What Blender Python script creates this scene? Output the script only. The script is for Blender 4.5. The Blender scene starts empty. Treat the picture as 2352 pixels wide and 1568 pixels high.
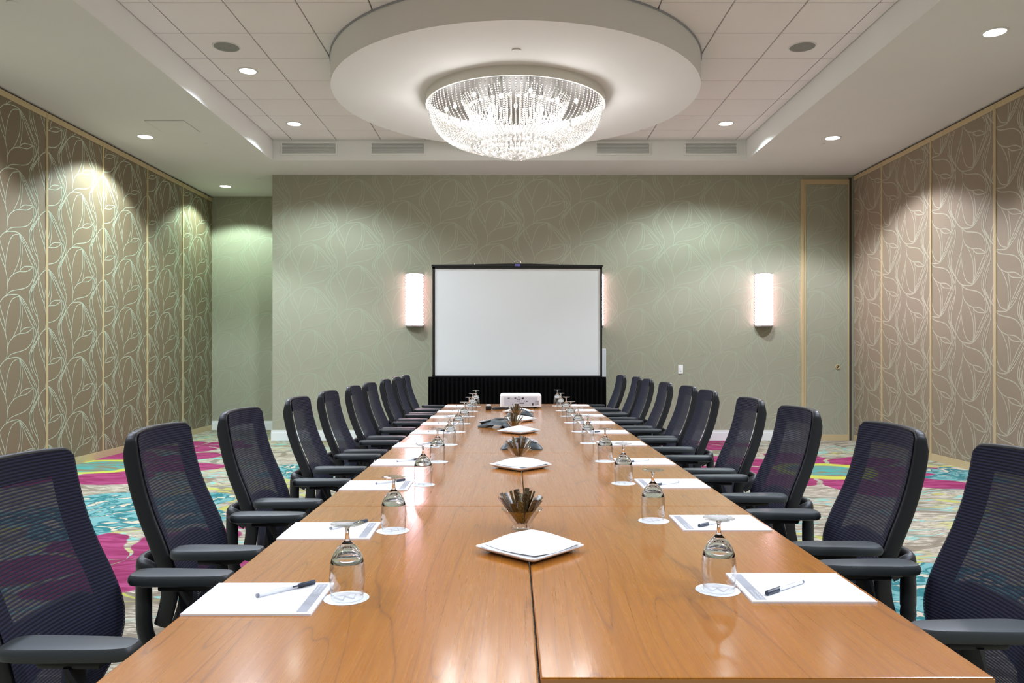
import bpy, bmesh, math, random
from math import sin, cos, pi, radians, sqrt
from mathutils import Vector, Matrix

random.seed(11)
SC = bpy.context.scene
COL = SC.collection

# ------------------------------------------------------------------ camera, world, exposure
CAM_Z = 1.293
FPX = 1760.0
cam_d = bpy.data.cameras.new('camera')
cam = bpy.data.objects.new('camera', cam_d)
COL.objects.link(cam)
cam.location = (0, 0, CAM_Z)
cam.rotation_euler = (pi / 2, 0, 0)
cam_d.sensor_width = 36.0
cam_d.lens = 36.0 * FPX / 2352.0
cam_d.shift_y = 27.0 / 2352.0
cam_d.clip_start = 0.05
SC.camera = cam

world = bpy.data.worlds.new('world')
SC.world = world
world.use_nodes = True
world.node_tree.nodes['Background'].inputs[0].default_value = (0.5, 0.5, 0.5, 1)
world.node_tree.nodes['Background'].inputs[1].default_value = 0.1

SC.view_settings.view_transform = 'Standard'
SC.view_settings.look = 'None'
SC.view_settings.exposure = 0.06
SC.view_settings.gamma = 1.0
SC.view_settings.use_curve_mapping = False
SC.cycles.use_denoising = True
SC.cycles.transparent_max_bounces = 24
SC.cycles.max_bounces = 6
SC.cycles.diffuse_bounces = 3
SC.cycles.glossy_bounces = 3
SC.cycles.transmission_bounces = 6
SC.cycles.use_adaptive_sampling = True
SC.cycles.adaptive_threshold = 0.025
SC.cycles.sample_clamp_indirect = 6.0

# light levels (used by the lamp builders below)
SPOT_W = 262.0
SPOT_ANGLE = 126.0
CHAND_W = 12.0
SCONCE_E = 34.0

# room measures (metres, camera at x=0 y=0 looking along +y)
XL, XR = -5.07, 5.07
YB = 11.39            # main back wall
YA = 12.95            # alcove back wall
YR = -3.0             # rear wall
ZS = 3.94             # soffit
ZT = 4.223            # tile ceiling
TXL, TXR, TYB, TYF = -3.287, 3.216, 10.52, -1.6
ZTAB = 0.74

# ------------------------------------------------------------------ helpers
def lin(r, g, b):
    def f(c):
        c /= 255.0
        return c / 12.92 if c <= 0.04045 else ((c + 0.055) / 1.055) ** 2.4
    return (f(r), f(g), f(b), 1.0)

MATS = {}

def newmat(name):
    m = bpy.data.materials.new(name)
    m.use_nodes = True
    return m, m.node_tree, m.node_tree.nodes['Principled BSDF']

def pmat(name, col, rough=0.5, metal=0.0, spec=0.5, bump=None, trans=0.0, ior=1.45, coat=0.0, sheen=0.0):
    if name in MATS:
        return MATS[name]
    m, nt, p = newmat(name)
    p.inputs['Base Color'].default_value = col
    p.inputs['Roughness'].default_value = rough
    p.inputs['Metallic'].default_value = metal
    p.inputs['Specular IOR Level'].default_value = spec
    p.inputs['Transmission Weight'].default_value = trans
    p.inputs['IOR'].default_value = ior
    p.inputs['Coat Weight'].default_value = coat
    p.inputs['Sheen Weight'].default_value = sheen
    if bump:
        sc_, st = bump
        tc = nt.nodes.new('ShaderNodeTexCoord')
        n = nt.nodes.new('ShaderNodeTexNoise')
        n.inputs['Scale'].default_value = sc_
        n.inputs['Detail'].default_value = 3
        b = nt.nodes.new('ShaderNodeBump')
        b.inputs['Strength'].default_value = st
        b.inputs['Distance'].default_value = 0.01
        nt.links.new(tc.outputs['Object'], n.inputs['Vector'])
        nt.links.new(n.outputs['Fac'], b.inputs['Height'])
        nt.links.new(b.outputs['Normal'], p.inputs['Normal'])
    MATS[name] = m
    return m

def emat(name, col, strength):
    if name in MATS:
        return MATS[name]
    m, nt, p = newmat(name)
    p.inputs['Base Color'].default_value = (0.9, 0.9, 0.9, 1)
    p.inputs['Emission Color'].default_value = col
    p.inputs['Emission Strength'].default_value = strength
    if name != 'sconce_diffuser':
        m.cycles.emission_sampling = 'NONE'   # their light comes from the lamp parented to the fitting
    MATS[name] = m
    return m

class N:
    """small node-graph writer"""
    def __init__(self, nt):
        self.nt = nt
    def node(self, typ, **kw):
        n = self.nt.nodes.new(typ)
        for k, v in kw.items():
            setattr(n, k, v)
        return n
    def put(self, sock, v):
        if isinstance(v, bpy.types.NodeSocket):
            self.nt.links.new(v, sock)
        elif v is not None:
            sock.default_value = v
    def m(self, op, a, b=None, c=None, clamp=False):
        n = self.node('ShaderNodeMath', operation=op)
        n.use_clamp = clamp
        self.put(n.inputs[0], a); self.put(n.inputs[1], b); self.put(n.inputs[2], c)
        return n.outputs[0]
    def mix(self, f, a, b):
        n = self.node('ShaderNodeMix', data_type='RGBA')
        self.put(n.inputs[0], f); self.put(n.inputs[6], a); self.put(n.inputs[7], b)
        return n.outputs[2]
    def noise(self, vec, scale, detail=3, rough=0.5, dist=0.0):
        n = self.node('ShaderNodeTexNoise')
        self.put(n.inputs['Vector'], vec)
        n.inputs['Scale'].default_value = scale
        n.inputs['Detail'].default_value = detail
        n.inputs['Roughness'].default_value = rough
        n.inputs['Distortion'].default_value = dist
        return n.outputs['Fac'], n.outputs['Color']
    def mapping(self, vec, loc=(0, 0, 0), rot=(0, 0, 0), scale=(1, 1, 1)):
        n = self.node('ShaderNodeMapping')
        self.put(n.inputs['Vector'], vec)
        n.inputs['Location'].default_value = loc
        n.inputs['Rotation'].default_value = rot
        n.inputs['Scale'].default_value = scale
        return n.outputs[0]
    def step(self, v, lo, hi):
        n = self.node('ShaderNodeMapRange')
        n.clamp = True
        n.interpolation_type = 'SMOOTHSTEP'
        self.put(n.inputs[0], v); self.put(n.inputs[1], lo); self.put(n.inputs[2], hi)
        return n.outputs[0]
    def coord(self, which='Object'):
        return self.node('ShaderNodeTexCoord').outputs[which]
    def bump(self, h, strength, dist, target):
        b = self.node('ShaderNodeBump')
        b.inputs['Strength'].default_value = strength
        b.inputs['Distance'].default_value = dist
        self.put(b.inputs['Height'], h)
        self.nt.links.new(b.outputs[0], target)

def link(name, data, parent=None, mat=None, loc=None, rot=None):
    o = bpy.data.objects.new(name, data)
    COL.objects.link(o)
    if parent is not None:
        o.parent = parent
    if loc is not None:
        o.location = loc
    if rot is not None:
        o.rotation_euler = rot
    if mat is not None and data is not None and not data.materials:
        data.materials.append(mat)
    return o

def empty(name, loc=(0, 0, 0), rz=0.0):
    o = bpy.data.objects.new(name, None)
    COL.objects.link(o)
    o.location = loc
    o.rotation_euler = (0, 0, rz)
    o.empty_display_size = 0.05
    return o

def tag(o, label, cat, group=None):
    o['label'] = label
    o['category'] = cat
    if group:
        o['group'] = group
    return o

def struct(o, label=None):
    o['kind'] = 'structure'
    if label:
        o['label'] = label
    return o

def copy_tree(o, parent=None):
    c = o.copy()
    COL.objects.link(c)
    c.parent = parent
    for ch in list(o.children):
        copy_tree(ch, c)
    return c

def smooth(me, ang=40):
    for p in me.polygons:
        p.use_smooth = True
    try:
        me.set_sharp_from_angle(angle=radians(ang))
    except Exception:
        pass
    return me

class MB:
    """collects raw geometry for one mesh"""
    def __init__(self):
        self.v = []; self.f = []
    def add(self, vs, fs):
        o = len(self.v)
        self.v += [tuple(p) for p in vs]
        self.f += [tuple(i + o for i in f) for f in fs]
        return self
    def box(self, x0, x1, y0, y1, z0, z1):
        vs = [(x0, y0, z0), (x1, y0, z0), (x1, y1, z0), (x0, y1, z0),
              (x0, y0, z1), (x1, y0, z1), (x1, y1, z1), (x0, y1, z1)]
        fs = [(0, 3, 2, 1), (4, 5, 6, 7), (0, 1, 5, 4), (1, 2, 6, 5), (2, 3, 7, 6), (3, 0, 4, 7)]
        return self.add(vs, fs)
    def rbox(self, x0, x1, y0, y1, z0, z1, r=0.01, seg=3, mtx=None):
        bm = bmesh.new()
        bmesh.ops.create_cube(bm, size=1.0)
        bmesh.ops.scale(bm, vec=(x1 - x0, y1 - y0, z1 - z0), verts=bm.verts)
        bmesh.ops.translate(bm, vec=((x0 + x1) / 2, (y0 + y1) / 2, (z0 + z1) / 2), verts=bm.verts)
        bmesh.ops.bevel(bm, geom=list(bm.edges), offset=r, offset_type='OFFSET', segments=seg, profile=0.5, affect='EDGES')
        if mtx is not None:
            bmesh.ops.transform(bm, matrix=mtx, verts=bm.verts)
        bm.verts.index_update()
        self.add([v.co[:] for v in bm.verts], [[v.index for v in f.verts] for f in bm.faces])
        bm.free()
        return self
    def lathe(self, prof, n=32, c=(0, 0, 0), a0=0.0, a1=2 * pi, closed=True):
        vs = []; fs = []
        k = len(prof)
        cnt = n if closed else n + 1
        for i in range(cnt):
            a = a0 + (a1 - a0) * i / n
            for r, z in prof:
                vs.append((c[0] + r * cos(a), c[1] + r * sin(a), c[2] + z))
        for i in range(n):
            j = (i + 1) % cnt
            for q in range(k - 1):
                fs.append((i * k + q, j * k + q, j * k + q + 1, i * k + q + 1))
        return self.add(vs, fs)
    def disc(self, r, z, n=32, c=(0, 0), up=True):
        vs = [(c[0] + r * cos(2 * pi * i / n), c[1] + r * sin(2 * pi * i / n), z) for i in range(n)]
        f = tuple(range(n)) if up else tuple(reversed(range(n)))
        return self.add(vs, [f])
    def cyl(self, r, z0, z1, n=24, c=(0, 0), r1=None):
        r1 = r if r1 is None else r1
        vs = [(c[0] + r * cos(2 * pi * i / n), c[1] + r * sin(2 * pi * i / n), z0) for i in range(n)]
        vs += [(c[0] + r1 * cos(2 * pi * i / n), c[1] + r1 * sin(2 * pi * i / n), z1) for i in range(n)]
        fs = [(i, (i + 1) % n, n + (i + 1) % n, n + i) for i in range(n)]
        fs += [tuple(reversed(range(n))), tuple(range(n, 2 * n))]
        return self.add(vs, fs)
    def tube(self, pts, rad, n=8, caps=True):
        pts = [Vector(p) for p in pts]
        vs = []; fs = []
        up = Vector((0, 0, 1))
        for i, p in enumerate(pts):
            t = (pts[min(i + 1, len(pts) - 1)] - pts[max(i - 1, 0)]).normalized()
            s = t.cross(up)
            if s.length < 1e-3:
                s = t.cross(Vector((0, 1, 0)))
            s.normalize()
            b = s.cross(t).normalized()
            r = rad[i] if isinstance(rad, (list, tuple)) else rad
            if not isinstance(r, (list, tuple)):
                r = (r, r)
            for k in range(n):
                a = 2 * pi * k / n
                vs.append(p + s * (r[0] * cos(a)) + b * (r[1] * sin(a)))
        for i in range(len(pts) - 1):
            for k in range(n):
                fs.append((i * n + k, i * n + (k + 1) % n, (i + 1) * n + (k + 1) % n, (i + 1) * n + k))
        if caps:
            fs.append(tuple(reversed(range(n))))
            o = (len(pts) - 1) * n
            fs.append(tuple(range(o, o + n)))
        return self.add(vs, fs)
    def prism(self, poly, z0, z1):
        n = len(poly)
        vs = [(x, y, z0) for x, y in poly] + [(x, y, z1) for x, y in poly]
        fs = [(i, (i + 1) % n, n + (i + 1) % n, n + i) for i in range(n)]
        fs += [tuple(reversed(range(n))), tuple(range(n, 2 * n))]
        return self.add(vs, fs)
    def ico(self, c, r, sub=1, sz=1.0):
        bm = bmesh.new()
        bmesh.ops.create_icosphere(bm, subdivisions=sub, radius=r)
        bm.verts.index_update()
        self.add([(c[0] + v.co.x, c[1] + v.co.y, c[2] + v.co.z * sz) for v in bm.verts],
                 [[v.index for v in f.verts] for f in bm.faces])
        bm.free()
        return self
    def mesh(self, name, mat=None, sm=None):
        me = bpy.data.meshes.new(name)
        me.from_pydata(self.v, [], self.f)
        me.update()
        if mat is not None:
            me.materials.append(mat)
        if sm:
            smooth(me, sm)
        return me
    def build(self, name, mat, parent=None, sm=None, loc=None, rot=None):
        return link(name, self.mesh(name, mat, sm), parent, None, loc, rot)

def catmull(pts, n=6):
    out = []
    P = [pts[0]] + list(pts) + [pts[-1]]
    for i in range(1, len(P) - 2):
        p0, p1, p2, p3 = P[i - 1], P[i], P[i + 1], P[i + 2]
        for k in range(n):
            t = k / n
            out.append(tuple(0.5 * ((2 * b) + (c - a) * t + (2 * a - 5 * b + 4 * c - d) * t * t + (3 * b - a - 3 * c + d) * t ** 3)
                             for a, b, c, d in zip(p0, p1, p2, p3)))
    out.append(tuple(pts[-1]))
    return out

def interp(tab, x):
    if x <= tab[0][0]:
        return tab[0][1]
    for (a, va), (b, vb) in zip(tab, tab[1:]):
        if x <= b:
            t = (x - a) / (b - a)
            return va + (vb - va) * t
    return tab[-1][1]

def text_mesh(s, size, name, mat, width=None):
    cu = bpy.data.curves.new(name, 'FONT')
    cu.body = s
    cu.size = size
    cu.align_x = 'LEFT'
    cu.resolution_u = 2
    ob = bpy.data.objects.new('tmp_text', cu)
    COL.objects.link(ob)
    dg = bpy.context.evaluated_depsgraph_get()
    me = bpy.data.meshes.new_from_object(ob.evaluated_get(dg))
    me.name = name
    bpy.data.objects.remove(ob)
    bpy.data.curves.remove(cu)
    if width:
        xs = [v.co.x for v in me.vertices]
        k = width / (max(xs) - min(xs))
        for v in me.vertices:
            v.co.x *= k
    me.materials.clear()
    me.materials.append(mat)
    return me

# ------------------------------------------------------------------ surface materials
def mat_paint(name, col, rough=0.85):
    m, nt, p = newmat(name)
    g = N(nt)
    co = g.coord()
    f, _ = g.noise(co, 1.3, 2)
    c2 = tuple(c * 0.94 for c in col[:3]) + (1,)
    nt.links.new(g.mix(f, col, c2), p.inputs['Base Color'])
    p.inputs['Roughness'].default_value = rough
    p.inputs['Specular IOR Level'].default_value = 0.25
    MATS[name] = m
    return m

def mat_wallpaper(name, col, rough=0.55):
    m, nt, p = newmat(name)
    g = N(nt)
    co = g.coord()
    v = g.mapping(co, scale=(300, 300, 12))
    f, _ = g.noise(v, 1.0, 2)
    c2 = tuple(c * 0.86 for c in col[:3]) + (1,)
    nt.links.new(g.mix(f, col, c2), p.inputs['Base Color'])
    p.inputs['Roughness'].default_value = rough
    p.inputs['Specular IOR Level'].default_value = 0.4
    MATS[name] = m
    return m

def mat_wood():
    m, nt, p = newmat('cherry_wood')
    g = N(nt)
    co = g.coord()
    rnd = g.node('ShaderNodeObjectInfo').outputs['Random']
    comb = g.node('ShaderNodeCombineXYZ')
    g.put(comb.inputs[0], g.m('MULTIPLY', rnd, 9.0))
    g.put(comb.inputs[1], g.m('MULTIPLY', rnd, 23.0))
    add = g.node('ShaderNodeVectorMath', operation='ADD')
    g.put(add.inputs[0], co); g.put(add.inputs[1], comb.outputs[0])
    v = add.outputs[0]
    # cathedral figure: contour lines of a stretched noise
    vs = g.mapping(v, scale=(4.6, 0.36, 1))
    f, _ = g.noise(vs, 1.0, 2, 0.45, 0.25)
    rings = g.m('FRACT', g.m('MULTIPLY', f, 15.0))
    line = g.m('POWER', g.m('ABSOLUTE', g.m('SUBTRACT', g.m('MULTIPLY', rings, 2.0), 1.0)), 22.0)
    # fine pores along the grain
    vf = g.mapping(v, scale=(190, 3.0, 1))
    ff, _ = g.noise(vf, 1.0, 3, 0.6)
    vm = g.mapping(v, scale=(40, 1.5, 1))
    fm, _ = g.noise(vm, 1.0, 3, 0.6)
    c = g.mix(fm, lin(178, 112, 20), lin(158, 91, 10))
    c = g.mix(g.m('MULTIPLY', g.step(ff, 0.48, 0.68), 0.26), c, lin(128, 68, 20))
    c = g.mix(g.m('MULTIPLY', line, 0.62), c, lin(104, 52, 14))
    nt.links.new(c, p.inputs['Base Color'])
    r = g.m('ADD', g.m('MULTIPLY', ff, 0.08), 0.24)
    p.inputs['Coat Weight'].default_value = 0.8
    p.inputs['Coat Roughness'].default_value = 0.13
    nt.links.new(r, p.inputs['Roughness'])
    p.inputs['Specular IOR Level'].default_value = 0.5
    MATS['wood'] = m
    return m

def mat_mesh_fabric():
    m, nt, p = newmat('ridged_mesh_fabric')
    g = N(nt)
    co = g.coord()
    sep = g.node('ShaderNodeSeparateXYZ')
    g.put(sep.inputs[0], co)
    z = g.m('MULTIPLY', sep.outputs[2], 2 * pi / 0.0082)
    s = g.m('ADD', g.m('MULTIPLY', g.m('SINE', z), 0.5), 0.5)
    fine, _ = g.noise(co, 900, 1)
    op = g.m('ADD', g.m('MULTIPLY', g.step(s, 0.2, 0.7), 0.10), 0.89)
    op = g.m('ADD', op, g.m('MULTIPLY', g.m('SUBTRACT', fine, 0.5), 0.1), clamp=True)
    c = g.mix(s, lin(18, 20, 34), lin(38, 41, 66))
    nt.links.new(c, p.inputs['Base Color'])
    nt.links.new(op, p.inputs['Alpha'])
    g.bump(s, 0.5, 0.003, p.inputs['Normal'])
    p.inputs['Roughness'].default_value = 0.75
    p.inputs['Sheen Weight'].default_value = 0.04
    p.inputs['Specular IOR Level'].default_value = 0.25
    MATS['mesh'] = m
    return m

def mat_carpet():
    m, nt, p = newmat('flower_carpet')
    g = N(nt)
    co = g.coord()
    _, wob = g.noise(co, 1.6, 2)
    sc = g.node('ShaderNodeVectorMath', operation='MULTIPLY_ADD')
    g.put(sc.inputs[0], wob); g.put(sc.inputs[1], (0.36, 0.36, 0)); g.put(sc.inputs[2], co)
    pw = sc.outputs[0]
    # streaky woven ground
    vs = g.mapping(pw, rot=(0, 0, radians(32)), scale=(9, 75, 1))
    f, _ = g.noise(vs, 1.0, 3, 0.7)
    st = g.step(f, 0.40, 0.62)
    ground = g.mix(st, lin(112, 104, 88), lin(186, 178, 160))
    big, _ = g.noise(co, 0.9, 2)
    ground = g.mix(g.m('MULTIPLY', g.step(big, 0.45, 0.7), 0.35), ground, lin(132, 122, 104))
    # drawn brown outlines
    vor = g.node('ShaderNodeTexVoronoi', feature='DISTANCE_TO_EDGE')
    g.put(vor.inputs['Vector'], g.mapping(pw, rot=(0, 0, 0.6), scale=(1.0, 2.3, 1)))
    vor.inputs['Scale'].default_value = 1.15
    outl = g.step(vor.outputs[0], 0.055, 0.025)
    ground = g.mix(g.m('MULTIPLY', outl, 0.8), ground, lin(108, 98, 82))
    # yellow green and aqua sprigs
    s1, _ = g.noise(g.mapping(pw, loc=(3, 7, 0), scale=(1.2, 2.0, 1)), 1.5, 2, 0.5, 0.6)
    area, _ = g.noise(g.mapping(co, loc=(11, 5, 0)), 0.45, 1)
    line = g.step(g.m('ABSOLUTE', g.m('SUBTRACT', s1, 0.5)), 0.03, 0.012)
    okm = g.step(area, 0.47, 0.55)
    c = g.mix(g.m('MULTIPLY', line, g.m('MULTIPLY', okm, 0.8)), ground, lin(164, 164, 72))
    s2, _ = g.noise(g.mapping(pw, loc=(13, 1, 0), scale=(1.0, 2.2, 1)), 1.3, 2, 0.5, 0.8)
    band = g.step(g.m('ABSOLUTE', g.m('SUBTRACT', s2, 0.5)), 0.022, 0.01)
    c = g.mix(g.m('MULTIPLY', band, g.m('MULTIPLY', g.step(area, 0.40, 0.47), 0.7)), c, lin(104, 176, 168))
    # flowers
    sep = g.node('ShaderNodeSeparateXYZ')
    g.put(sep.inputs[0], pw)
    X, Y = sep.outputs[0], sep.outputs[1]
    fine, _ = g.noise(pw, 5.5, 2, 0.6, 1.0)
    streak, _ = g.noise(g.mapping(pw, rot=(0, 0, 0.3), scale=(2.2, 9, 1)), 1.4, 2, 0.6, 0.6)
    def polar(cx, cy):
        dx = g.m('SUBTRACT', X, cx + 0.18); dy = g.m('SUBTRACT', Y, cy + 0.18)
        r = g.m('SQRT', g.m('ADD', g.m('MULTIPLY', dx, dx), g.m('MULTIPLY', dy, dy)))
        a = g.m('ARCTAN2', dy, dx)
        return r, a
    def flower(c, cx, cy, R, kind, petals, ph):
        r, a = polar(cx, cy)
        lobe = g.m('ABSOLUTE', g.m('COSINE', g.m('ADD', g.m('MULTIPLY', a, petals / 2.0), ph)))
        edge = g.m('MULTIPLY', g.m('ADD', g.m('MULTIPLY', lobe, 0.42), 0.62), R)
        mask = g.step(g.m('SUBTRACT', r, edge), 0.01, -0.02)
        gap = g.step(lobe, 0.10, 0.2)
        rr = g.m('DIVIDE', r, R)
        if kind == 'pink':
            body = g.mix(g.step(streak, 0.4, 0.62), lin(120, 38, 74), lin(142, 60, 98))
            body = g.mix(g.step(streak, 0.30, 0.26), body, lin(130, 118, 100))
            mask2 = g.m('MULTIPLY', mask, gap)
            c = g.mix(mask2, c, body)
            if R < 1.4:
                return c
            c = g.mix(g.step(rr, 0.40, 0.36), c, lin(166, 168, 70))
            inner = g.mix(g.step(streak, 0.42, 0.58), lin(112, 104, 84), lin(70, 140, 132))
            c = g.mix(g.step(rr, 0.30, 0.26), c, inner)
        else:
            body = g.mix(g.step(fine, 0.44, 0.52), lin(100, 144, 142), lin(44, 102, 104))
            body = g.mix(g.step(fine, 0.58, 0.61), body, lin(176, 166, 146))
            c = g.mix(mask, c, body)
        return c
    FL = [(-2.45, 4.85, 0.85, 'pink', 5, 0.3), (-3.2, 6.25, 0.95, 'aqua', 5, 0.9), (-4.75, 8.75, 1.45, 'pink', 7, 0.1),
          (-4.3, 10.75, 0.7, 'pink', 5, 0.4), (-2.2, 8.4, 0.6, 'aqua', 5, 0.2), (3.45, 8.45, 1.5, 'pink', 8, 0.2),
          (2.3, 4.0, 0.75, 'aqua', 5, 0.5), (4.9, 8.2, 0.6, 'aqua', 5, 0.1), (2.75, 11.0, 0.7, 'pink', 5, 0.9),
          (-1.75, 6.1, 0.5, 'pink', 6, 0.3)]
    for args in FL:
        c = flower(c, *args)
    nt.links.new(c, p.inputs['Base Color'])
    pile, _ = g.noise(co, 420, 2)
    g.bump(pile, 0.35, 0.004, p.inputs['Normal'])
    p.inputs['Roughness'].default_value = 0.95
    p.inputs['Specular IOR Level'].default_value = 0.1
    return m

M_CEIL = mat_paint('ceiling_paint', lin(230, 231, 226))
M_FASCIA = M_CEIL
M_TILE = mat_paint('ceiling_tile', lin(249, 245, 243))
M_DISC = mat_paint('canopy_paint', lin(238, 238, 235))
M_WPB = mat_wallpaper('wallpaper_beige', lin(160, 158, 138))
M_WPD = mat_wallpaper('wallpaper_taupe', lin(122, 108, 84))
M_WPR = mat_wallpaper('wallpaper_fawn', lin(140, 127, 106))
M_PRINT_D = pmat('leaf_print_silver', lin(182, 194, 172), 0.4, 0.25)
M_PRINT_B = pmat('leaf_print_pale', lin(168, 174, 152), 0.45, 0.15)
M_PRINT_R = pmat('leaf_print_cream', lin(176, 172, 150), 0.45, 0.15)
M_GOLD = pmat('gold_trim', lin(194, 176, 136), 0.45, 0.15)
M_BASE = pmat('white_baseboard', lin(222, 224, 222), 0.5)
M_DARK = pmat('dark_gap', lin(30, 28, 24), 0.8)
M_TRACK = pmat('track_shadow_line', lin(70, 64, 52), 0.7)
M_WOOD = mat_wood()
M_EDGE = pmat('table_edge', lin(196, 136, 84), 0.35)
M_BLACK = pmat('black_plastic', lin(30, 32, 35), 0.42)
M_PADP = pmat('soft_armpad', lin(56, 61, 63), 0.42)
M_FAB = pmat('navy_fabric', lin(30, 30, 44), 0.85, bump=(500, 0.2))
M_FRAMEF = pmat('navy_flange', lin(24, 24, 36), 0.7)
M_MESH = mat_mesh_fabric()
M_METAL = pmat('brushed_metal', lin(170, 170, 168), 0.35, 0.9)
M_PAPER = pmat('white_paper', lin(244, 244, 246), 0.7, bump=False)
M_GREYINK = pmat('grey_ink', lin(164, 166, 172), 0.7, bump=False)
M_WHITEINK = pmat('white_ink', lin(240, 240, 242), 0.7, bump=False)
M_COAST = pmat('coaster_board', lin(232, 234, 236), 0.7, bump=False)
M_COASTINK = pmat('coaster_ink', lin(196, 200, 204), 0.7, bump=False)
M_CHINA = pmat('white_china', lin(240, 240, 240), 0.15, bump=False)
M_CLOTH = pmat('white_napkin', lin(246, 246, 246), 0.85, bump=(700, 0.1))
M_GLASS = pmat('clear_glass', (1, 1, 1, 1), 0.0, trans=1.0, ior=1.48, bump=False)
M_PHONE = pmat('phone_grey', lin(72, 80, 82), 0.4)
M_PHONED = pmat('phone_black', lin(26, 28, 30), 0.45)
M_PROJ = pmat('projector_white', lin(238, 238, 236), 0.4, bump=False)
M_PROJG = pmat('projector_grey', lin(206, 210, 216), 0.45, bump=False)
M_SKIRT = pmat('black_cloth', lin(7, 7, 8), 0.95, spec=0.1)
M_SCREEN = pmat('matte_screen', lin(232, 234, 236), 0.8, bump=False)
M_SCRBLK = pmat('screen_black', lin(16, 16, 15), 0.6)
M_CHROME = pmat('chrome', lin(210, 210, 210), 0.12, 1.0, bump=False)
M_WHITEPL = pmat('white_plastic', lin(235, 235, 232), 0.4, bump=False)
M_TRIMW = pmat('white_trim', lin(225, 225, 222), 0.5, bump=False)
M_SPK = pmat('speaker_grille', lin(150, 152, 146), 0.8, bump=(800, 0.4))
M_LENS = emat('downlight_lens', (1.0, 0.98, 0.93, 1), 12.0)

# ------------------------------------------------------------------ the room shell
floor = struct(MB().box(XL - 0.2, XR + 0.2, YR - 0.2, YA + 0.2, -0.12, 0).build('floor', mat_carpet()))

c = MB()
c.box(XL - 0.15, TXL, YR, YA + 0.1, ZS, ZS + 0.5)
c.box(TXR, XR + 0.15, YR, YA + 0.1, ZS, ZS + 0.5)
c.box(TXL, TXR, TYB, YA + 0.1, ZS, ZS + 0.5)
c.box(TXL, TXR, YR, TYF, ZS, ZS + 0.5)
c.box(TXL, TXR, TYF, TYB, ZT + 0.03, ZS + 0.5)
ceiling = struct(c.build('ceiling', M_CEIL))

# acoustic tiles, each a piece of its own in the recessed tray
tx = [TXL] + [-3.024 + 0.61 * i for i in range(11)] + [TXR]
ty = [TYB]
y = 10.07
while y > TYF + 0.05:
    ty.append(y); y -= 0.61
ty.append(TYF)
DX, DY, DR = 0.036, 7.96, 1.87
G = 0.0055
cache = {}
for i in range(len(tx) - 1):
    for j in range(len(ty) - 1):
        x0, x1, y1, y0 = tx[i], tx[i + 1], ty[j], ty[j + 1]
        far = max(sqrt((a - DX) ** 2 + (b - DY) ** 2) for a in (x0, x1) for b in (y0, y1))
        if far < DR - 0.02 or x1 - x0 < 0.05 or y1 - y0 < 0.05:
            continue
        k = (round(x1 - x0, 3), round(y1 - y0, 3))
        if k not in cache:
            w, h = (x1 - x0) / 2 - G, (y1 - y0) / 2 - G
            cache[k] = MB().rbox(-w, w, -h, h, 0, 0.026, 0.004, 1).mesh('ceiling_tile', M_TILE)
        link('ceiling_tile', cache[k], ceiling, loc=((x0 + x1) / 2, (y0 + y1) / 2, ZT))

# round dropped canopy that carries the chandelier
m = MB().lathe([(0, 0), (DR, 0), (DR, 0.27), (0, 0.27)], 128)
cd = m.build('ceiling_canopy', M_DISC, ceiling, 30, loc=(DX, DY, ZS))
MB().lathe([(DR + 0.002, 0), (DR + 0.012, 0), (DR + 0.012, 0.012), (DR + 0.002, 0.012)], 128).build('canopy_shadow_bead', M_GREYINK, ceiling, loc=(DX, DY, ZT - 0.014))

# ---- leaf-line wallpaper print, drawn as flat ribbons on the paper
MOTIF = [
    [(205, 735), (203, 790), (222, 870), (248, 950), (262, 1030), (263, 1100), (255, 1168)],
    [(212, 730), (228, 800), (244, 870), (252, 950)],
    [(195, 1060), (168, 1000), (150, 920), (156, 830), (205, 735), (245, 672), (295, 650), (345, 652), (392, 712), (430, 800), (462, 868), (472, 910)],
    [(345, 655), (300, 682), (276, 740), (262, 810), (250, 905)],
    [(345, 658), (351, 740), (348, 830), (332, 905), (302, 985)],
    [(345, 658), (364, 740), (362, 850), (350, 940)],
    [(345, 655), (386, 760), (420, 850), (445, 898)],
    [(345, 955), (378, 912), (445, 897)],
    [(345, 958), (400, 945), (445, 900)],
    [(264, 1075), (280, 1020), (310, 980), (348, 956)],
    [(255, 1168), (290, 1122), (370, 1092), (412, 1060), (440, 1000), (446, 900)],
    [(472, 905), (482, 960), (462, 1040), (430, 1110), (428, 1170), (450, 1260), (484, 1345)],
    [(456, 900), (466, 960), (442, 1040), (416, 1120), (420, 1200), (440, 1280)],
    [(448, 898), (458, 930), (452, 990), (444, 1020)],
    [(350, 662), (398, 750), (440, 840), (458, 900)],
    [(205, 740), (172, 800), (164, 890), (180, 980), (200, 1060)],
    [(195, 1060), (205, 1120), (196, 1190), (180, 1230)],
]

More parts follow.
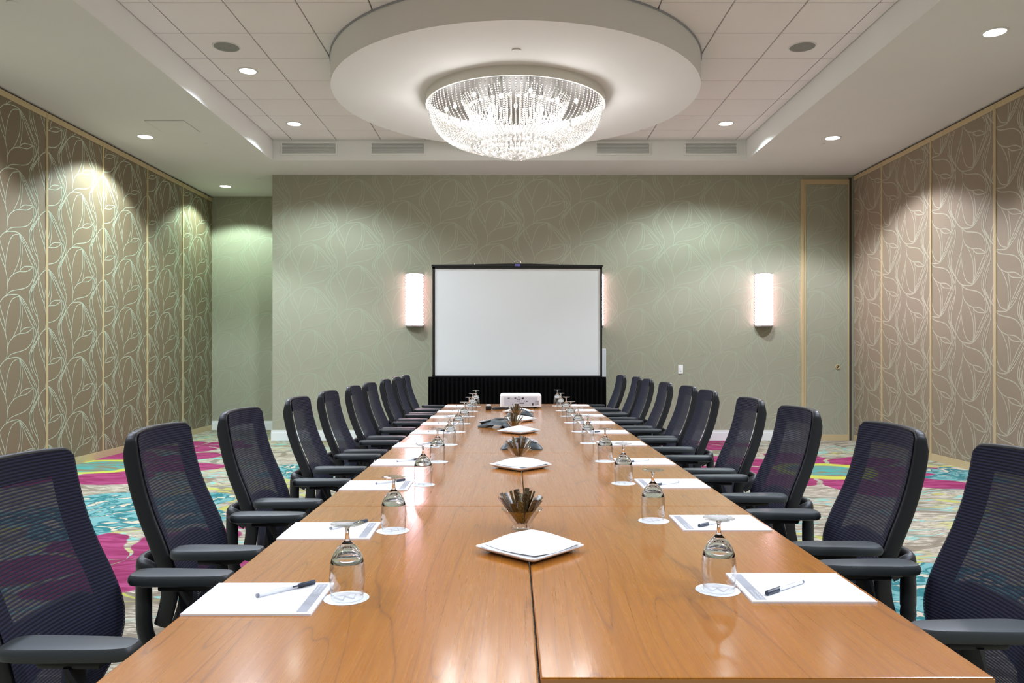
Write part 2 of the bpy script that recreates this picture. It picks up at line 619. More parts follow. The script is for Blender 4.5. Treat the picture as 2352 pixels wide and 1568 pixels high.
def print_mesh(name, W, H, mat, xs=1.0, flip=False, width=0.012, x_first=0.045, period=0.64, u_hole=None):
    mb = MB()
    lines = []
    for ln in MOTIF:
        pts = [((px - 345) / 435.0 * xs, -(py - 652) / 781.0) for px, py in ln]
        lines.append(catmull(pts, 5))
    px = period * xs
    ncol = int(W / px) + 3
    nrow = int(H / 0.64) + 4
    for ci in range(-1, ncol):
        for ri in range(-2, nrow):
            ox = x_first + ci * px
            oz = ri * 0.64 + (0.32 if ci % 2 else 0.0) + 0.2
            for li, ln in enumerate(lines):
                n = len(ln)
                off = 0.0006 + 0.00006 * li
                prev = None
                for k in range(n):
                    x, z = ln[k][0] + ox, ln[k][1] + oz
                    a = ln[max(k - 1, 0)]; b = ln[min(k + 1, n - 1)]
                    tx_, tz_ = b[0] - a[0], b[1] - a[1]
                    L = sqrt(tx_ * tx_ + tz_ * tz_) or 1
                    t = k / (n - 1)
                    w = width * (0.45 + 0.55 * sin(pi * min(1, max(0, 0.15 + 0.7 * t)))) / 2
                    nx, nz = -tz_ / L * w, tx_ / L * w
                    cur = ((x + nx, z + nz), (x - nx, z - nz), (x, z))
                    if prev is not None:
                        mx, mz = (x + prev[2][0]) / 2, (z + prev[2][1]) / 2
                        if 0.012 < mx < W - 0.012 and 0.012 < mz < H - 0.012:
                            q = [prev[0], prev[1], cur[1], cur[0]]
                            if flip:
                                q = [(a_, H - b_) for a_, b_ in q]
                            if flip:
                                q = q[::-1]
                            mb.add([(a_, -off, b_) for a_, b_ in q], [(0, 1, 2, 3)])
                    prev = cur
    return mb.mesh(name, mat)

# ---- left operable partition: panels of taupe wallpaper with gold edges
PT, PB = 3.85, 0.085
wl = struct(MB().box(XL - 0.15, XL - 0.03, YR, YA + 0.15, 0, ZS).build('wall_left', M_TRACK))
PW = 1.15
pm_l = MB().box(0, PW, 0, 0.03, 0, PT - PB).mesh('partition_panel', M_WPD)
pr_l = print_mesh('leaf_print', PW, PT - PB, M_PRINT_D, width=0.0085)
tr_l = MB().box(-0.016, -0.002, -0.008, 0.03, -PB, PT - PB + 0.06).box(0.002, 0.016, -0.008, 0.03, -PB, PT - PB + 0.06).mesh('panel_trim', M_GOLD)
rail = MB().box(0, PW, -0.006, 0.03, PT - PB, PT - PB + 0.062).mesh('top_rail', M_GOLD)
rail_b = MB().box(0, PW, -0.006, 0.03, -PB, 0).mesh('bottom_rail', M_GOLD)
yy = 12.95 - PW
first = True
while yy > YR - 0.2:
    p = link('partition_panel', pm_l, wl, loc=(XL, yy, PB), rot=(0, 0, pi / 2))
    if yy > 4:
        q = link('leaf_print', pr_l, p); q['kind'] = 'stuff'
    link('panel_trim', tr_l, p)
    link('top_rail', rail, p)
    link('bottom_rail', rail_b, p)
    yy -= PW
# ---- right operable partition
wr = struct(MB().box(XR + 0.03, XR + 0.15, YR, YA, 0, ZS).build('wall_right', M_TRACK))
PWR = 1.23
pm_r = MB().box(0, PWR, 0, 0.03, 0, PT - PB).mesh('partition_panel', M_WPR)
pr_r = print_mesh('leaf_print', PWR, PT - PB, M_PRINT_R, flip=True, width=0.0115, x_first=0.20)
tr_r = MB().box(-0.018, -0.002, -0.008, 0.03, -PB, PT - PB + 0.06).box(0.002, 0.018, -0.008, 0.03, -PB, PT - PB + 0.06).mesh('panel_trim', M_GOLD)
rail_r = MB().box(0, PWR, -0.006, 0.03, PT - PB, PT - PB + 0.062).mesh('top_rail', M_GOLD)
rail_rb = MB().box(0, PWR, -0.006, 0.03, -PB, 0).mesh('bottom_rail', M_GOLD)
yy = 10.50 + PWR - 0.0
k0 = 0
pm_c = MB().box(0, 0.86, 0, 0.03, 0, PT - PB).mesh('partition_panel', M_WPR)
pr_c = print_mesh('leaf_print', 0.86, PT - PB, M_PRINT_R, flip=True, width=0.0115, x_first=0.0)
rail_c = MB().box(0, 0.86, -0.006, 0.03, PT - PB, PT - PB + 0.062).mesh('top_rail', M_GOLD)
rail_cb = MB().box(0, 0.86, -0.006, 0.03, -PB, 0).mesh('bottom_rail', M_GOLD)
p = link('partition_panel', pm_c, wr, loc=(XR, 11.36, PB), rot=(0, 0, -pi / 2))
q = link('leaf_print', pr_c, p); q['kind'] = 'stuff'
link('top_rail', rail_c, p); link('bottom_rail', rail_cb, p)
yy = 10.50
while yy > YR:
    p = link('partition_panel', pm_r, wr, loc=(XR, yy, PB), rot=(0, 0, -pi / 2))
    if yy > 5:
        q = link('leaf_print', pr_r, p); q['kind'] = 'stuff'
    link('panel_trim', tr_r, p)
    link('top_rail', rail_r, p)
    link('bottom_rail', rail_rb, p)
    yy -= PWR

# ---- back wall, alcove wall, rear wall
XC = -3.56
XD = 4.335
wb = struct(MB().box(XC, XR + 0.03, YB, YA, 0, ZS).build('wall_back', M_WPB))
q = link('leaf_print', print_mesh('leaf_print', XD - XC, ZS - 0.15, M_PRINT_B, xs=1.085, width=0.009, x_first=0.62), wb, loc=(XC, YB, 0.15)); q['kind'] = 'stuff'
wa = struct(MB().box(XL - 0.15, XC, YA, YA + 0.15, 0, ZS).build('wall_alcove', M_WPB))
q = link('leaf_print', print_mesh('leaf_print', XC - XL, ZS - 0.16, M_PRINT_B, xs=1.085, width=0.009, x_first=0.3), wa, loc=(XL, YA, 0.16)); q['kind'] = 'stuff'
struct(MB().box(XL - 0.15, XR + 0.15, YR - 0.15, YR, 0, ZS).build('wall_rear', M_WPB))

def baseboard(name, x0, x1, y, wrap=False):
    b = MB().box(x0, x1, y - 0.018, y, 0, 0.115).box(x0, x1, y - 0.012, y, 0.115, 0.15)
    return struct(b.build(name, M_BASE))
baseboard('baseboard_back', XC - 0.018, 4.32, YB)
baseboard('baseboard_alcove', XL, XC, YA)

# ---- partition pocket door at the right end of the back wall
dr = struct(empty('door_1', (XD, YB, 0)))
dw = 4.985 - XD
MB().box(0.03, dw, -0.012, 0, 0.085, 3.80).build('door_leaf', M_WPB, dr)
MB().box(-0.045, -0.01, -0.035, 0, 0, 3.87).box(-0.005, 0.028, -0.02, 0, 0, 3.87).build('door_frame', M_GOLD, dr)
MB().box(0.028, dw, -0.02, 0, 3.80, 3.87).build('top_rail', M_GOLD, dr)
MB().box(0.028, dw, -0.02, 0, 0, 0.085).build('bottom_rail', M_GOLD, dr)
MB().box(dw, dw + 0.018, -0.024, 0, 0, 3.87).build('door_edge', M_GOLD, dr)
MB().box(dw + 0.018, dw + 0.06, -0.004, 0, 0, 3.9).build('door_gap', M_TRACK, dr)
pl = link('leaf_print', print_mesh('leaf_print', dw - 0.04, 3.71, M_PRINT_B, xs=1.085, width=0.010, x_first=0.22), dr, loc=(0.035, -0.012, 0.09)); pl['kind'] = 'stuff'
lk = MB().lathe([(0, 0), (0.034, 0), (0.038, 0.004), (0.034, 0.012), (0.026, 0.012), (0.026, 0.006), (0, 0.006)], 24).build('door_lock', M_GOLD, dr, 30, loc=(0.50, -0.012, 1.09), rot=(pi / 2, 0, 0))
MB().box(-0.024, 0.024, -0.005, 0.005, 0.005, 0.011).build('lock_slot', M_DARK, lk, rot=(0, 0, radians(50)))

# ------------------------------------------------------------------ ceiling fittings
def spot(parent, w, col, angle=SPOT_ANGLE, blend=0.28):
    d = bpy.data.lights.new('downlight_beam', 'SPOT')
    d.energy = w
    d.color = col
    d.spot_size = radians(angle)
    d.spot_blend = blend
    d.shadow_soft_size = 0.07
    o = bpy.data.objects.new('downlight_beam', d)
    COL.objects.link(o)
    o.parent = parent
    o.location = (0, 0, -0.03)
    return o

ring_me = MB().lathe([(0.082, -0.001), (0.084, -0.007), (0.100, -0.006), (0.104, 0.0)], 40).mesh('trim_ring', M_TRIMW, 40)
lens_me = MB().lathe([(0, -0.003), (0.083, -0.003), (0.083, 0)], 40).mesh('lens', M_LENS)

def downlight(x, y, z, label, w=SPOT_W, col=(0.90, 0.98, 1.15)):
    e = empty('recessed_downlight', (x, y, z))
    tag(e, label, 'downlight', 'recessed ceiling downlights')
    link('trim_ring', ring_me, e)
    link('lens', lens_me, e)
    spot(e, w, col, SPOT_ANGLE + (13 if z > 4.1 else 0), 0.42 if z > 4.1 else 0.28)
    return e
GREEN = (0.82, 0.99, 1.03)
GREEN2 = (0.72, 0.98, 0.84)
WARM = (0.90, 0.98, 1.15)
PINK = (0.95, 0.95, 1.13)
downlight(-4.54, 12.14, ZS, 'round recessed downlight in the lowered ceiling of the alcove', SPOT_W * 0.7, GREEN2)
downlight(-4.48, 9.36, ZS, 'round recessed downlight near the partition wall left of the ceiling tray, outside the alcove', SPOT_W * 1.2, GREEN)
downlight(3.94, 9.415, ZS, 'round recessed downlight in the soffit near the door lock corner', SPOT_W, PINK)
downlight(3.98, 6.315, ZS, 'round recessed downlight in the soffit on the wall switch side, away from the corner', SPOT_W, PINK)
downlight(-2.74, 7.95, ZT, 'round recessed downlight in the ceiling tiles beside the grey ceiling speaker', SPOT_W, WARM)
downlight(-2.78, 9.785, ZT, 'round recessed downlight in the ceiling tiles near the vent closest to the alcove', SPOT_W * 1.1, GREEN)
downlight(2.726, 9.77, ZT, 'round recessed downlight in the ceiling tiles near the vent on the switch side', SPOT_W * 1.25, GREEN)
OFF = 'round recessed downlight in the ceiling over the near end of the room'
for x, y, z in [(-4.48, 6.5, ZS), (-4.48, 3.6, ZS), (-4.48, 0.7, ZS), (3.96, 3.2, ZS), (3.96, 0.1, ZS),
                (-2.75, 5.2, ZT), (2.75, 5.2, ZT), (-2.75, 2.7, ZT), (2.75, 2.7, ZT), (-2.75, 0.1, ZT), (2.75, 0.1, ZT)]:
    downlight(x, y, z, OFF)

for x, lab in ((-2.73, 'flat round grey speaker in the ceiling tiles beside a downlight'),
               (2.776, 'flat round grey speaker in the ceiling tiles on the wall switch side')):
    e = tag(empty('ceiling_speaker', (x, 7.325, ZT)), lab, 'speaker', 'ceiling speakers')
    MB().lathe([(0.116, -0.001), (0.117, -0.006), (0.126, -0.006), (0.131, 0)], 40).build('trim_ring', M_TRIMW, e, 40)
    MB().lathe([(0, -0.004), (0.116, -0.004), (0.116, 0)], 40).build('grille', M_SPK, e)

def cap(x, y, z, label, r=0.042):
    e = MB().lathe([(0, -0.009), (r * 0.9, -0.009), (r, -0.006), (r, 0), (0, 0)], 28).build('sprinkler_cap', M_TRIMW, None, 35, loc=(x, y, z))
    return tag(e, label, 'sprinkler', 'sprinkler caps')
def ceil_pt(px, py, z):
    d = FPX * (z - CAM_Z) / (811 - py)
    return (px - 1175) * d / FPX, d
for px, py, z, lab in ((1185, 115, ZS, 'round white cap on the underside of the dropped canopy'),
                       (477, 331, ZS, 'small white sprinkler cap on the soffit by the access hatch'),
                       (590, 411, ZS, 'small white sprinkler cap on the alcove ceiling'),
                       (1887, 331, ZS, 'small white sprinkler cap beside the downlight near the door lock corner'),
                       (28, 6, ZS, 'small white sprinkler cap on the soffit over the partition wall, away from hatch')):
    x, d = ceil_pt(px, py, z)
    cap(x, d, z, lab)

# access hatch in the left soffit
x, d = ceil_pt(396, 290, ZS)
e = tag(empty('access_hatch', (x, d, ZS)), 'small square white access hatch set in the soffit near a downlight', 'hatch')
MB().box(-0.22, 0.22, -0.22, 0.22, -0.004, 0).build('hatch_panel', M_CEIL, e)
MB().box(-0.227, 0.227, 0.221, 0.227, -0.0015, 0).box(-0.227, 0.227, -0.227, -0.221, -0.0015, 0).box(0.221, 0.227, -0.221, 0.221, -0.0015, 0).box(-0.227, -0.221, -0.221, 0.221, -0.0015, 0).build('hatch_gap', M_SPK, e)

# air grilles on the tray fascia
VL = ['white slatted air grille on the tray edge, closest to the alcove',
      'white slatted air grille on the tray edge between chandelier and alcove side grille',
      'white slatted air grille on the tray edge between chandelier and switch side grille',
      'white slatted air grille on the tray edge, closest to the door lock corner']
slat_me = MB().add([(-1, -0.014, -0.006), (1, -0.014, -0.006), (1, 0.0, 0.004), (-1, 0.0, 0.004),
                    (-1, -0.014, -0.002), (1, -0.014, -0.002), (1, 0.0, 0.008), (-1, 0.0, 0.008)],
                   [(0, 1, 2, 3), (7, 6, 5, 4), (0, 4, 5, 1), (3, 2, 6, 7), (0, 3, 7, 4), (1, 5, 6, 2)])
for (px0, px1), lab in zip(((648, 770), (853, 973), (1370, 1490), (1574, 1690)), VL):
    x0, x1 = (px0 - 1175) * TYB / FPX, (px1 - 1175) * TYB / FPX
    zc = CAM_Z + (811 - 341) * TYB / FPX
    hw, hh = (x1 - x0) / 2, 0.068
    e = tag(empty('air_grille', ((x0 + x1) / 2, TYB, zc)), lab, 'vent', 'air grilles around the ceiling tray')
    MB().box(-hw, hw, -0.003, 0, -hh, hh).build('backing', pmat('grille_back', lin(176, 180, 178), 0.8), e)
    f = MB()
    f.box(-hw - 0.025, hw + 0.025, -0.012, 0, hh, hh + 0.025).box(-hw - 0.025, hw + 0.025, -0.012, 0, -hh - 0.025, -hh)
    f.box(-hw - 0.025, -hw, -0.012, 0, -hh, hh).box(hw, hw + 0.025, -0.012, 0, -hh, hh)
    f.build('frame', M_CEIL, e)
    me = MB()
    me.v = [(v[0] * hw, v[1], v[2]) for v in slat_me.v]; me.f = slat_me.f
    me = me.mesh('slat', M_CEIL)
    for k in range(8):
        link('slat', me, e, loc=(0, 0, -hh + 0.009 + k * 0.0165))

# ------------------------------------------------------------------ chandelier
def mat_bead(name, tint, k):
    m, nt, p = newmat(name)
    g = N(nt)
    out = nt.nodes['Material Output']
    tr = g.node('ShaderNodeBsdfTransparent')
    tl = g.node('ShaderNodeBsdfTranslucent'); tl.inputs[0].default_value = tint
    gl = g.node('ShaderNodeBsdfGlossy'); gl.inputs['Roughness'].default_value = 0.08
    gl.inputs[0].default_value = (0.95, 0.95, 0.95, 1)
    df = g.node('ShaderNodeBsdfDiffuse'); df.inputs[0].default_value = tint
    a = g.node('ShaderNodeMixShader'); a.inputs[0].default_value = 0.5
    nt.links.new(tl.outputs[0], a.inputs[1]); nt.links.new(df.outputs[0], a.inputs[2])
    b = g.node('ShaderNodeMixShader'); b.inputs[0].default_value = 0.35
    nt.links.new(a.outputs[0], b.inputs[1]); nt.links.new(gl.outputs[0], b.inputs[2])
    c_ = g.node('ShaderNodeMixShader'); c_.inputs[0].default_value = k
    nt.links.new(tr.outputs[0], c_.inputs[1]); nt.links.new(b.outputs[0], c_.inputs[2])
    nt.links.new(c_.outputs[0], out.inputs['Surface'])
    MATS[name] = m
    return m
M_BEAD = mat_bead('crystal_bead', (0.97, 0.96, 0.94, 1), 1.0)
M_CRYS = mat_bead('crystal_drop', (0.97, 0.97, 0.96, 1), 0.8)
M_BULB = emat('chandelier_bulb', (1.0, 0.96, 0.9, 1), 30.0)

def path_len_pts(pts, spacing):
    pts = [Vector(p) for p in pts]
    out = [pts[0].copy()]
    acc = 0.0
    for a, b in zip(pts, pts[1:]):
        L = (b - a).length
        t = spacing - acc
        while t <= L:
            out.append(a + (b - a) * (t / L))
            t += spacing
        acc = L - (t - spacing)
    return out

def strand(name, prof, r, spacing, mat, sz=1.0):
    pts = catmull([(a, 0.0, z) for a, z in prof], 8)
    mb = MB()
    for p in path_len_pts(pts, spacing):
        mb.ico(p, r, 1, sz)
    return mb.mesh(name, mat)

ch = tag(empty('chandelier', (DX, DY, ZS)), 'round crystal chandelier of bead strands hanging from the dropped ceiling canopy', 'chandelier')
MB().lathe([(0.905, -0.012), (0.912, -0.095), (0.928, -0.095), (0.928, 0), (0.905, 0)], 96).build('mounting_ring', pmat('satin_ring', lin(226, 223, 214), 0.4, 0.1), ch, 30)
MB().lathe([(0, -0.012), (0.905, -0.012), (0.905, -0.004), (0, -0.004)], 96).build('top_plate', pmat('bronze_plate', lin(48, 44, 38), 0.5, 0.2), ch, 30)
outer = strand('bead_strand', [(0.905, -0.085), (0.895, -0.17), (0.85, -0.29), (0.765, -0.385), (0.64, -0.45), (0.46, -0.485)], 0.0082, 0.0215, M_BEAD, 1.1)
for i in range(100):
    link('bead_strand', outer, ch, rot=(0, 0, 2 * pi * i / 100))
inner = strand('bead_strand', [(0.56, -0.03), (0.50, -0.12), (0.475, -0.22), (0.50, -0.32), (0.57, -0.40), (0.64, -0.45)], 0.008, 0.021, M_BEAD, 1.1)
for i in range(66):
    link('bead_strand', inner, ch, rot=(0, 0, 2 * pi * (i + 0.5) / 66))
core = strand('bead_strand', [(0.27, -0.03), (0.27, -0.15), (0.27, -0.3), (0.30, -0.42), (0.36, -0.47)], 0.008, 0.022, M_BEAD, 1.1)
for i in range(40):
    link('bead_strand', core, ch, rot=(0, 0, 2 * pi * i / 40))
drop_me = MB().ico((0, 0, 0), 0.019, 2, 1.15).mesh('crystal_drop', M_CRYS)
for r, z, n in ((0.45, -0.50, 52), (0.36, -0.525, 42), (0.27, -0.555, 32), (0.18, -0.585, 21), (0.095, -0.607, 11), (0.02, -0.622, 3), (0.50, -0.13, 40), (0.30, -0.44, 34)):
    for i in range(n):
        a = 2 * pi * (i + 0.5 * random.random()) / n
        link('crystal_drop', drop_me, ch, loc=(r * cos(a), r * sin(a), z), rot=(random.random(), random.random(), a))
net = strand('bead_strand', [(0.45, -0.487), (0.36, -0.51), (0.27, -0.54), (0.18, -0.57), (0.09, -0.592), (0.01, -0.605)], 0.008, 0.021, M_BEAD)
for i in range(22):
    link('bead_strand', net, ch, rot=(0, 0, 2 * pi * i / 22))
bulb_me = MB().ico((0, 0, 0), 0.017, 2, 1.5).mesh('bulb', M_BULB)
bulb_pts = []
for i in range(16):
    a = 2 * pi * (i + 0.5) / 16
    bulb_pts.append((0.72 * cos(a), 0.72 * sin(a), -0.16 - 0.05 * (i % 2)))
for i in range(8):
    a = 2 * pi * i / 8
    bulb_pts.append((0.38 * cos(a), 0.38 * sin(a), -0.2))
for p in bulb_pts:
    b = link('bulb', bulb_me, ch, loc=p)
    MB().cyl(0.008, 0.02, -0.02 - p[2] , 8).build('bulb_stem', M_METAL, b)
for i in range(6):
    d = bpy.data.lights.new('chandelier_glow', 'POINT')
    d.energy = CHAND_W
    d.color = (1.0, 0.98, 0.97)
    d.shadow_soft_size = 0.1
    o = bpy.data.objects.new('chandelier_glow', d)
    COL.objects.link(o)
    o.parent = ch
    a = 2 * pi * i / 6
    o.location = (0.68 * cos(a), 0.68 * sin(a), -0.34)
d = bpy.data.lights.new('chandelier_glow', 'POINT'); d.energy = CHAND_W; d.shadow_soft_size = 0.1; d.color = (1.0, 0.98, 0.97)
o = bpy.data.objects.new('chandelier_glow', d); COL.objects.link(o); o.parent = ch; o.location = (0, 0, -0.3)

# ------------------------------------------------------------------ wall sconces, switch, control panel
M_SCON = emat('sconce_diffuser', (1.0, 0.60, 0.72, 1), SCONCE_E)
R_S, H_S = 0.125, 0.76
bead_m = MB()
nrow, ncol = 18, 9
for r in range(nrow):
    for c_ in range(ncol + 1):
        a = pi + pi * c_ / ncol
        bead_m.ico((R_S * cos(a), R_S * sin(a) , -H_S / 2 + 0.02 + r * (H_S - 0.04) / (nrow - 1)), 0.0188, 2)
bead_me = bead_m.mesh('crystal_shade', M_CRYS)
diff_me = MB().lathe([(R_S - 0.012, -H_S / 2), (R_S - 0.012, H_S / 2)], 20, a0=pi, a1=2 * pi, closed=False).mesh('diffuser', M_SCON, 60)
def half_cap(z0, z1, r):
    poly = [(r * cos(pi + pi * i / 16), r * sin(pi + pi * i / 16)) for i in range(17)]
    return MB().prism(poly, z0, z1)
cap_b = half_cap(-H_S / 2 - 0.022, -H_S / 2, R_S + 0.004).mesh('bottom_cap', M_METAL)
cap_t = half_cap(H_S / 2, H_S / 2 + 0.012, R_S + 0.004).mesh('top_cap', M_METAL)
bp = MB().box(-R_S, R_S, -0.012, 0, -H_S / 2, H_S / 2).mesh('backplate', M_METAL)
for x, lab in ((-1.445, 'lit crystal wall sconce beside the screen on the alcove side'),
               (1.225, 'lit crystal wall sconce mostly hidden behind the projection screen'),
               (3.735, 'lit crystal wall sconce near the pocket door')):
    e = tag(empty('wall_sconce', (x, YB, 2.085)), lab, 'wall lamp', 'crystal wall sconces')
    for nm, me in (('crystal_shade', bead_me), ('diffuser', diff_me), ('bottom_cap', cap_b), ('top_cap', cap_t), ('backplate', bp)):
        link(nm, me, e)

e = tag(empty('light_switch', (2.505, YB, 1.054)), 'white wall switch plate on the beige wallpaper', 'switch')
MB().rbox(-0.036, 0.036, -0.007, 0, -0.065, 0.065, 0.003, 2).build('switch_plate', M_WHITEPL, e)
MB().rbox(-0.012, 0.012, -0.011, -0.006, -0.03, 0.03, 0.002, 1).build('rocker', M_WHITEPL, e)
e = tag(empty('wall_control_panel', (1.255, YB, 1.12)), 'pale grey wall panel half hidden behind the projection screen', 'wall panel')
MB().rbox(-0.14, 0.14, -0.03, 0, -0.24, 0.24, 0.006, 2).build('panel_body', M_PROJG, e)
MB().box(-0.12, 0.12, -0.034, -0.03, -0.22, 0.22).build('panel_door', M_PROJG, e)
MB().box(0.122, 0.124, -0.0315, -0.03, -0.22, 0.22).box(-0.12, 0.124, -0.0315, -0.03, 0.221, 0.224).build('panel_gap', M_DARK, e)

# ------------------------------------------------------------------ projection screen with skirt
YS = 10.3
s = tag(empty('projection_screen', (0, YS, 0)), 'white projection screen in a black frame with a black pleated skirt', 'screen')
kx = YS / FPX
def sx(px): return (px - 1175) * kx
def sz(py): return CAM_Z + (811 - py) * kx
MB().box(sx(998), sx(1377.5), -0.004, 0.004, sz(862), sz(617)).build('screen_surface', M_SCREEN, s)
fr = MB()
fr.box(sx(992.5), sx(998), -0.012, 0.012, sz(864), sz(610)).box(sx(1377.5), sx(1382), -0.012, 0.012, sz(864), sz(611))
fr.box(sx(992), sx(1382), -0.012, 0.012, sz(617), sz(609.5)).box(sx(992), sx(1382), -0.012, 0.012, sz(867), sz(862))
fr.build('frame', M_SCRBLK, s)
t = MB()
poly = [(sx(990.5), sz(612)), (sx(990.5), sz(608)), (sx(1090), sz(607)), (sx(1160), sz(605.5)), (sx(1215), sz(605.5)), (sx(1285), sz(607.5)), (sx(1384), sz(609)), (sx(1384), sz(612.5))]
t.add([(x, -0.02, z) for x, z in poly] + [(x, 0.02, z) for x, z in poly],
      [tuple(range(8)), tuple(range(15, 7, -1))] + [(i, i + 8, (i + 1) % 8 + 8, (i + 1) % 8) for i in range(8)])
tb = t.build('top_bar', M_SCRBLK, s)
for px, py in ((1090, 607), (1285, 608)):
    MB().ico((sx(px), -0.02, sz(py)), 0.008, 2).build('bar_bolt', M_CHROME, tb)
hd = MB().tube([(sx(1181), -0.01, sz(606)), (sx(1180), -0.01, sz(602)), (sx(1184), -0.01, sz(599.5)), (sx(1191), -0.01, sz(599.5)), (sx(1195), -0.01, sz(602)), (sx(1194), -0.01, sz(606))], 0.006, 8)
hd.ico((sx(1187.5), -0.01, sz(598.5)), 0.012, 2)
hd.build('handle', M_CHROME, s, 50)
MB().rbox(sx(1182), sx(1194), -0.026, -0.006, sz(612), sz(606.5), 0.004, 2).build('handle_bracket', pmat('violet_plastic', lin(96, 92, 170), 0.4), s)
# pleated skirt
sk = MB()
n = 360
x0, x1 = sx(984), sx(1390)
rowsz = [sz(866), sz(866) - 0.05, 0.5, 0.02]
amp = [0.006, 0.014, 0.022, 0.028]
for zi, (zz, am) in enumerate(zip(rowsz, amp)):
    for i in range(n + 1):
        t_ = i / n
        w = sin(t_ * 2 * pi * 42 + 0.8 * sin(t_ * 23)) * am
        sk.v.append((x0 + (x1 - x0) * t_, -0.05 + w - 0.01 * zi, zz))
for zi in range(3):
    for i in range(n):
        a = zi * (n + 1) + i
        sk.f.append((a, a + 1, a + n + 2, a + n + 1))
sk.build('skirt', M_SKIRT, s, 60)
MB().box(x0, x1, -0.055, 0.02, sz(868), sz(865)).build('skirt_rail', M_SKIRT, s)
for px in (1020, 1355):
    MB().box(sx(px) - 0.02, sx(px) + 0.02, -0.0, 0.04, 0.03, sz(866)).box(sx(px) - 0.03, sx(px) + 0.03, 0.0, 0.35, 0, 0.03).build('stand_leg', M_SCRBLK, s)

# ------------------------------------------------------------------ tables
ALC = 'alcove side'
SWI = 'wall switch side'
ORD = ['closest to the projection screen', 'second from the projection screen', 'third from the projection screen',
       'fourth from the projection screen', 'fifth from the projection screen', 'sixth from the projection screen',
       'seventh from the projection screen', 'eighth from the projection screen', 'ninth from the projection screen',
       'tenth from the projection screen']
def dep(py, z=ZTAB):
    return FPX * (CAM_Z - z) / (py - 811.0)
rows = [1.305, dep(1162), dep(1040), dep(981), dep(948), dep(927.5)]
SEAM = 0.0465
def table(x0, x1, y0, y1, label):
    cx, cy = (x0 + x1) / 2, (y0 + y1) / 2
    e = tag(empty('conference_table', (cx, cy, 0)), label, 'table', 'cherry wood tables pushed together')
    w, h = (x1 - x0) / 2, (y1 - y0) / 2
    bm = MB().rbox(-w, w, -h, h, ZTAB - 0.03, ZTAB, 0.0025, 2)
    top = bm.build('tabletop', M_WOOD, e)
    MB().box(-w - 0.0006, w + 0.0006, -h - 0.0006, h + 0.0006, ZTAB - 0.0272, ZTAB - 0.0028).build('edge_band', M_EDGE, top)
    for sy in (-1, 1):
        l = MB().box(-0.03, 0.03, -0.02, 0.02, 0.05, ZTAB - 0.05).rbox(-0.2, 0.2, -0.03, 0.03, 0, 0.05, 0.012, 2).box(-w * 0.6, w * 0.6, -0.02, 0.02, ZTAB - 0.05, ZTAB - 0.03)
        l.build('leg', M_BLACK, e, loc=(0, sy * (h - 0.2), 0))
    return e
for i in range(5):
    o = ORD[4 - i]
    y0, y1 = rows[i] + 0.0012, rows[i + 1] - 0.0012
    ya = y0 - (0.035 if i == 0 else 0.0)
    table(-0.700, SEAM - 0.0028, ya, y1, 'cherry wood table on the alcove side, %s' % o)
    table(SEAM + 0.0028, 0.823, y0, y1, 'cherry wood table on the wall switch side, %s' % o)

# ------------------------------------------------------------------ chairs
CH_X = [(0.42, -0.246), (0.46, -0.224), (0.52, -0.202), (0.58, -0.192), (0.64, -0.200), (0.72, -0.230), (0.80, -0.266), (0.88, -0.294), (0.96, -0.312), (1.04, -0.324)]
CH_W = [(0.42, 0.15), (0.46, 0.175), (0.52, 0.195), (0.58, 0.215), (0.66, 0.222), (0.75, 0.216), (0.85, 0.208), (1.04, 0.200)]
CZ0, CZ1 = 0.43, 1.045
CR = 0.022
def cs(u, z):
    x = 0
    # smoothed profile
    for dz in (-0.02, 0, 0.02):
        x += interp(CH_X, z + dz) / 3
    w = sum(interp(CH_W, z + dz) for dz in (-0.03, 0, 0.03)) / 3
    zz = z - 0.005 * (abs(u) ** 2.5) * max(0, (z - 0.9) / 0.13)
    return Vector((x + 0.028 * u * u, u * w, zz))
def rounded_u(z):
    # narrows the sheet close to the top for rounded corners
    r = CR
    if z > CZ1 - r:
        t = (z - (CZ1 - r)) / r
        return 1 - (r / 0.2) * (1 - sqrt(max(0, 1 - t * t)))
    return 1.0
def sheet(ulo, uhi, z0, z1, nu, nz, off=0.0, corner=True):
    vs = []; fs = []
    for j in range(nz + 1):
        z = z0 + (z1 - z0) * j / nz
        k = rounded_u(z) if corner else 1.0
        for i in range(nu + 1):
            u = ulo + (uhi - ulo) * i / nu
            p = cs(max(-k, min(k, u)) if corner else u, z)
            vs.append((p.x + off, p.y, p.z))
    for j in range(nz):
        for i in range(nu):
            a = j * (nu + 1) + i
            fs.append((a, a + 1, a + nu + 2, a + nu + 1))
    return vs, fs

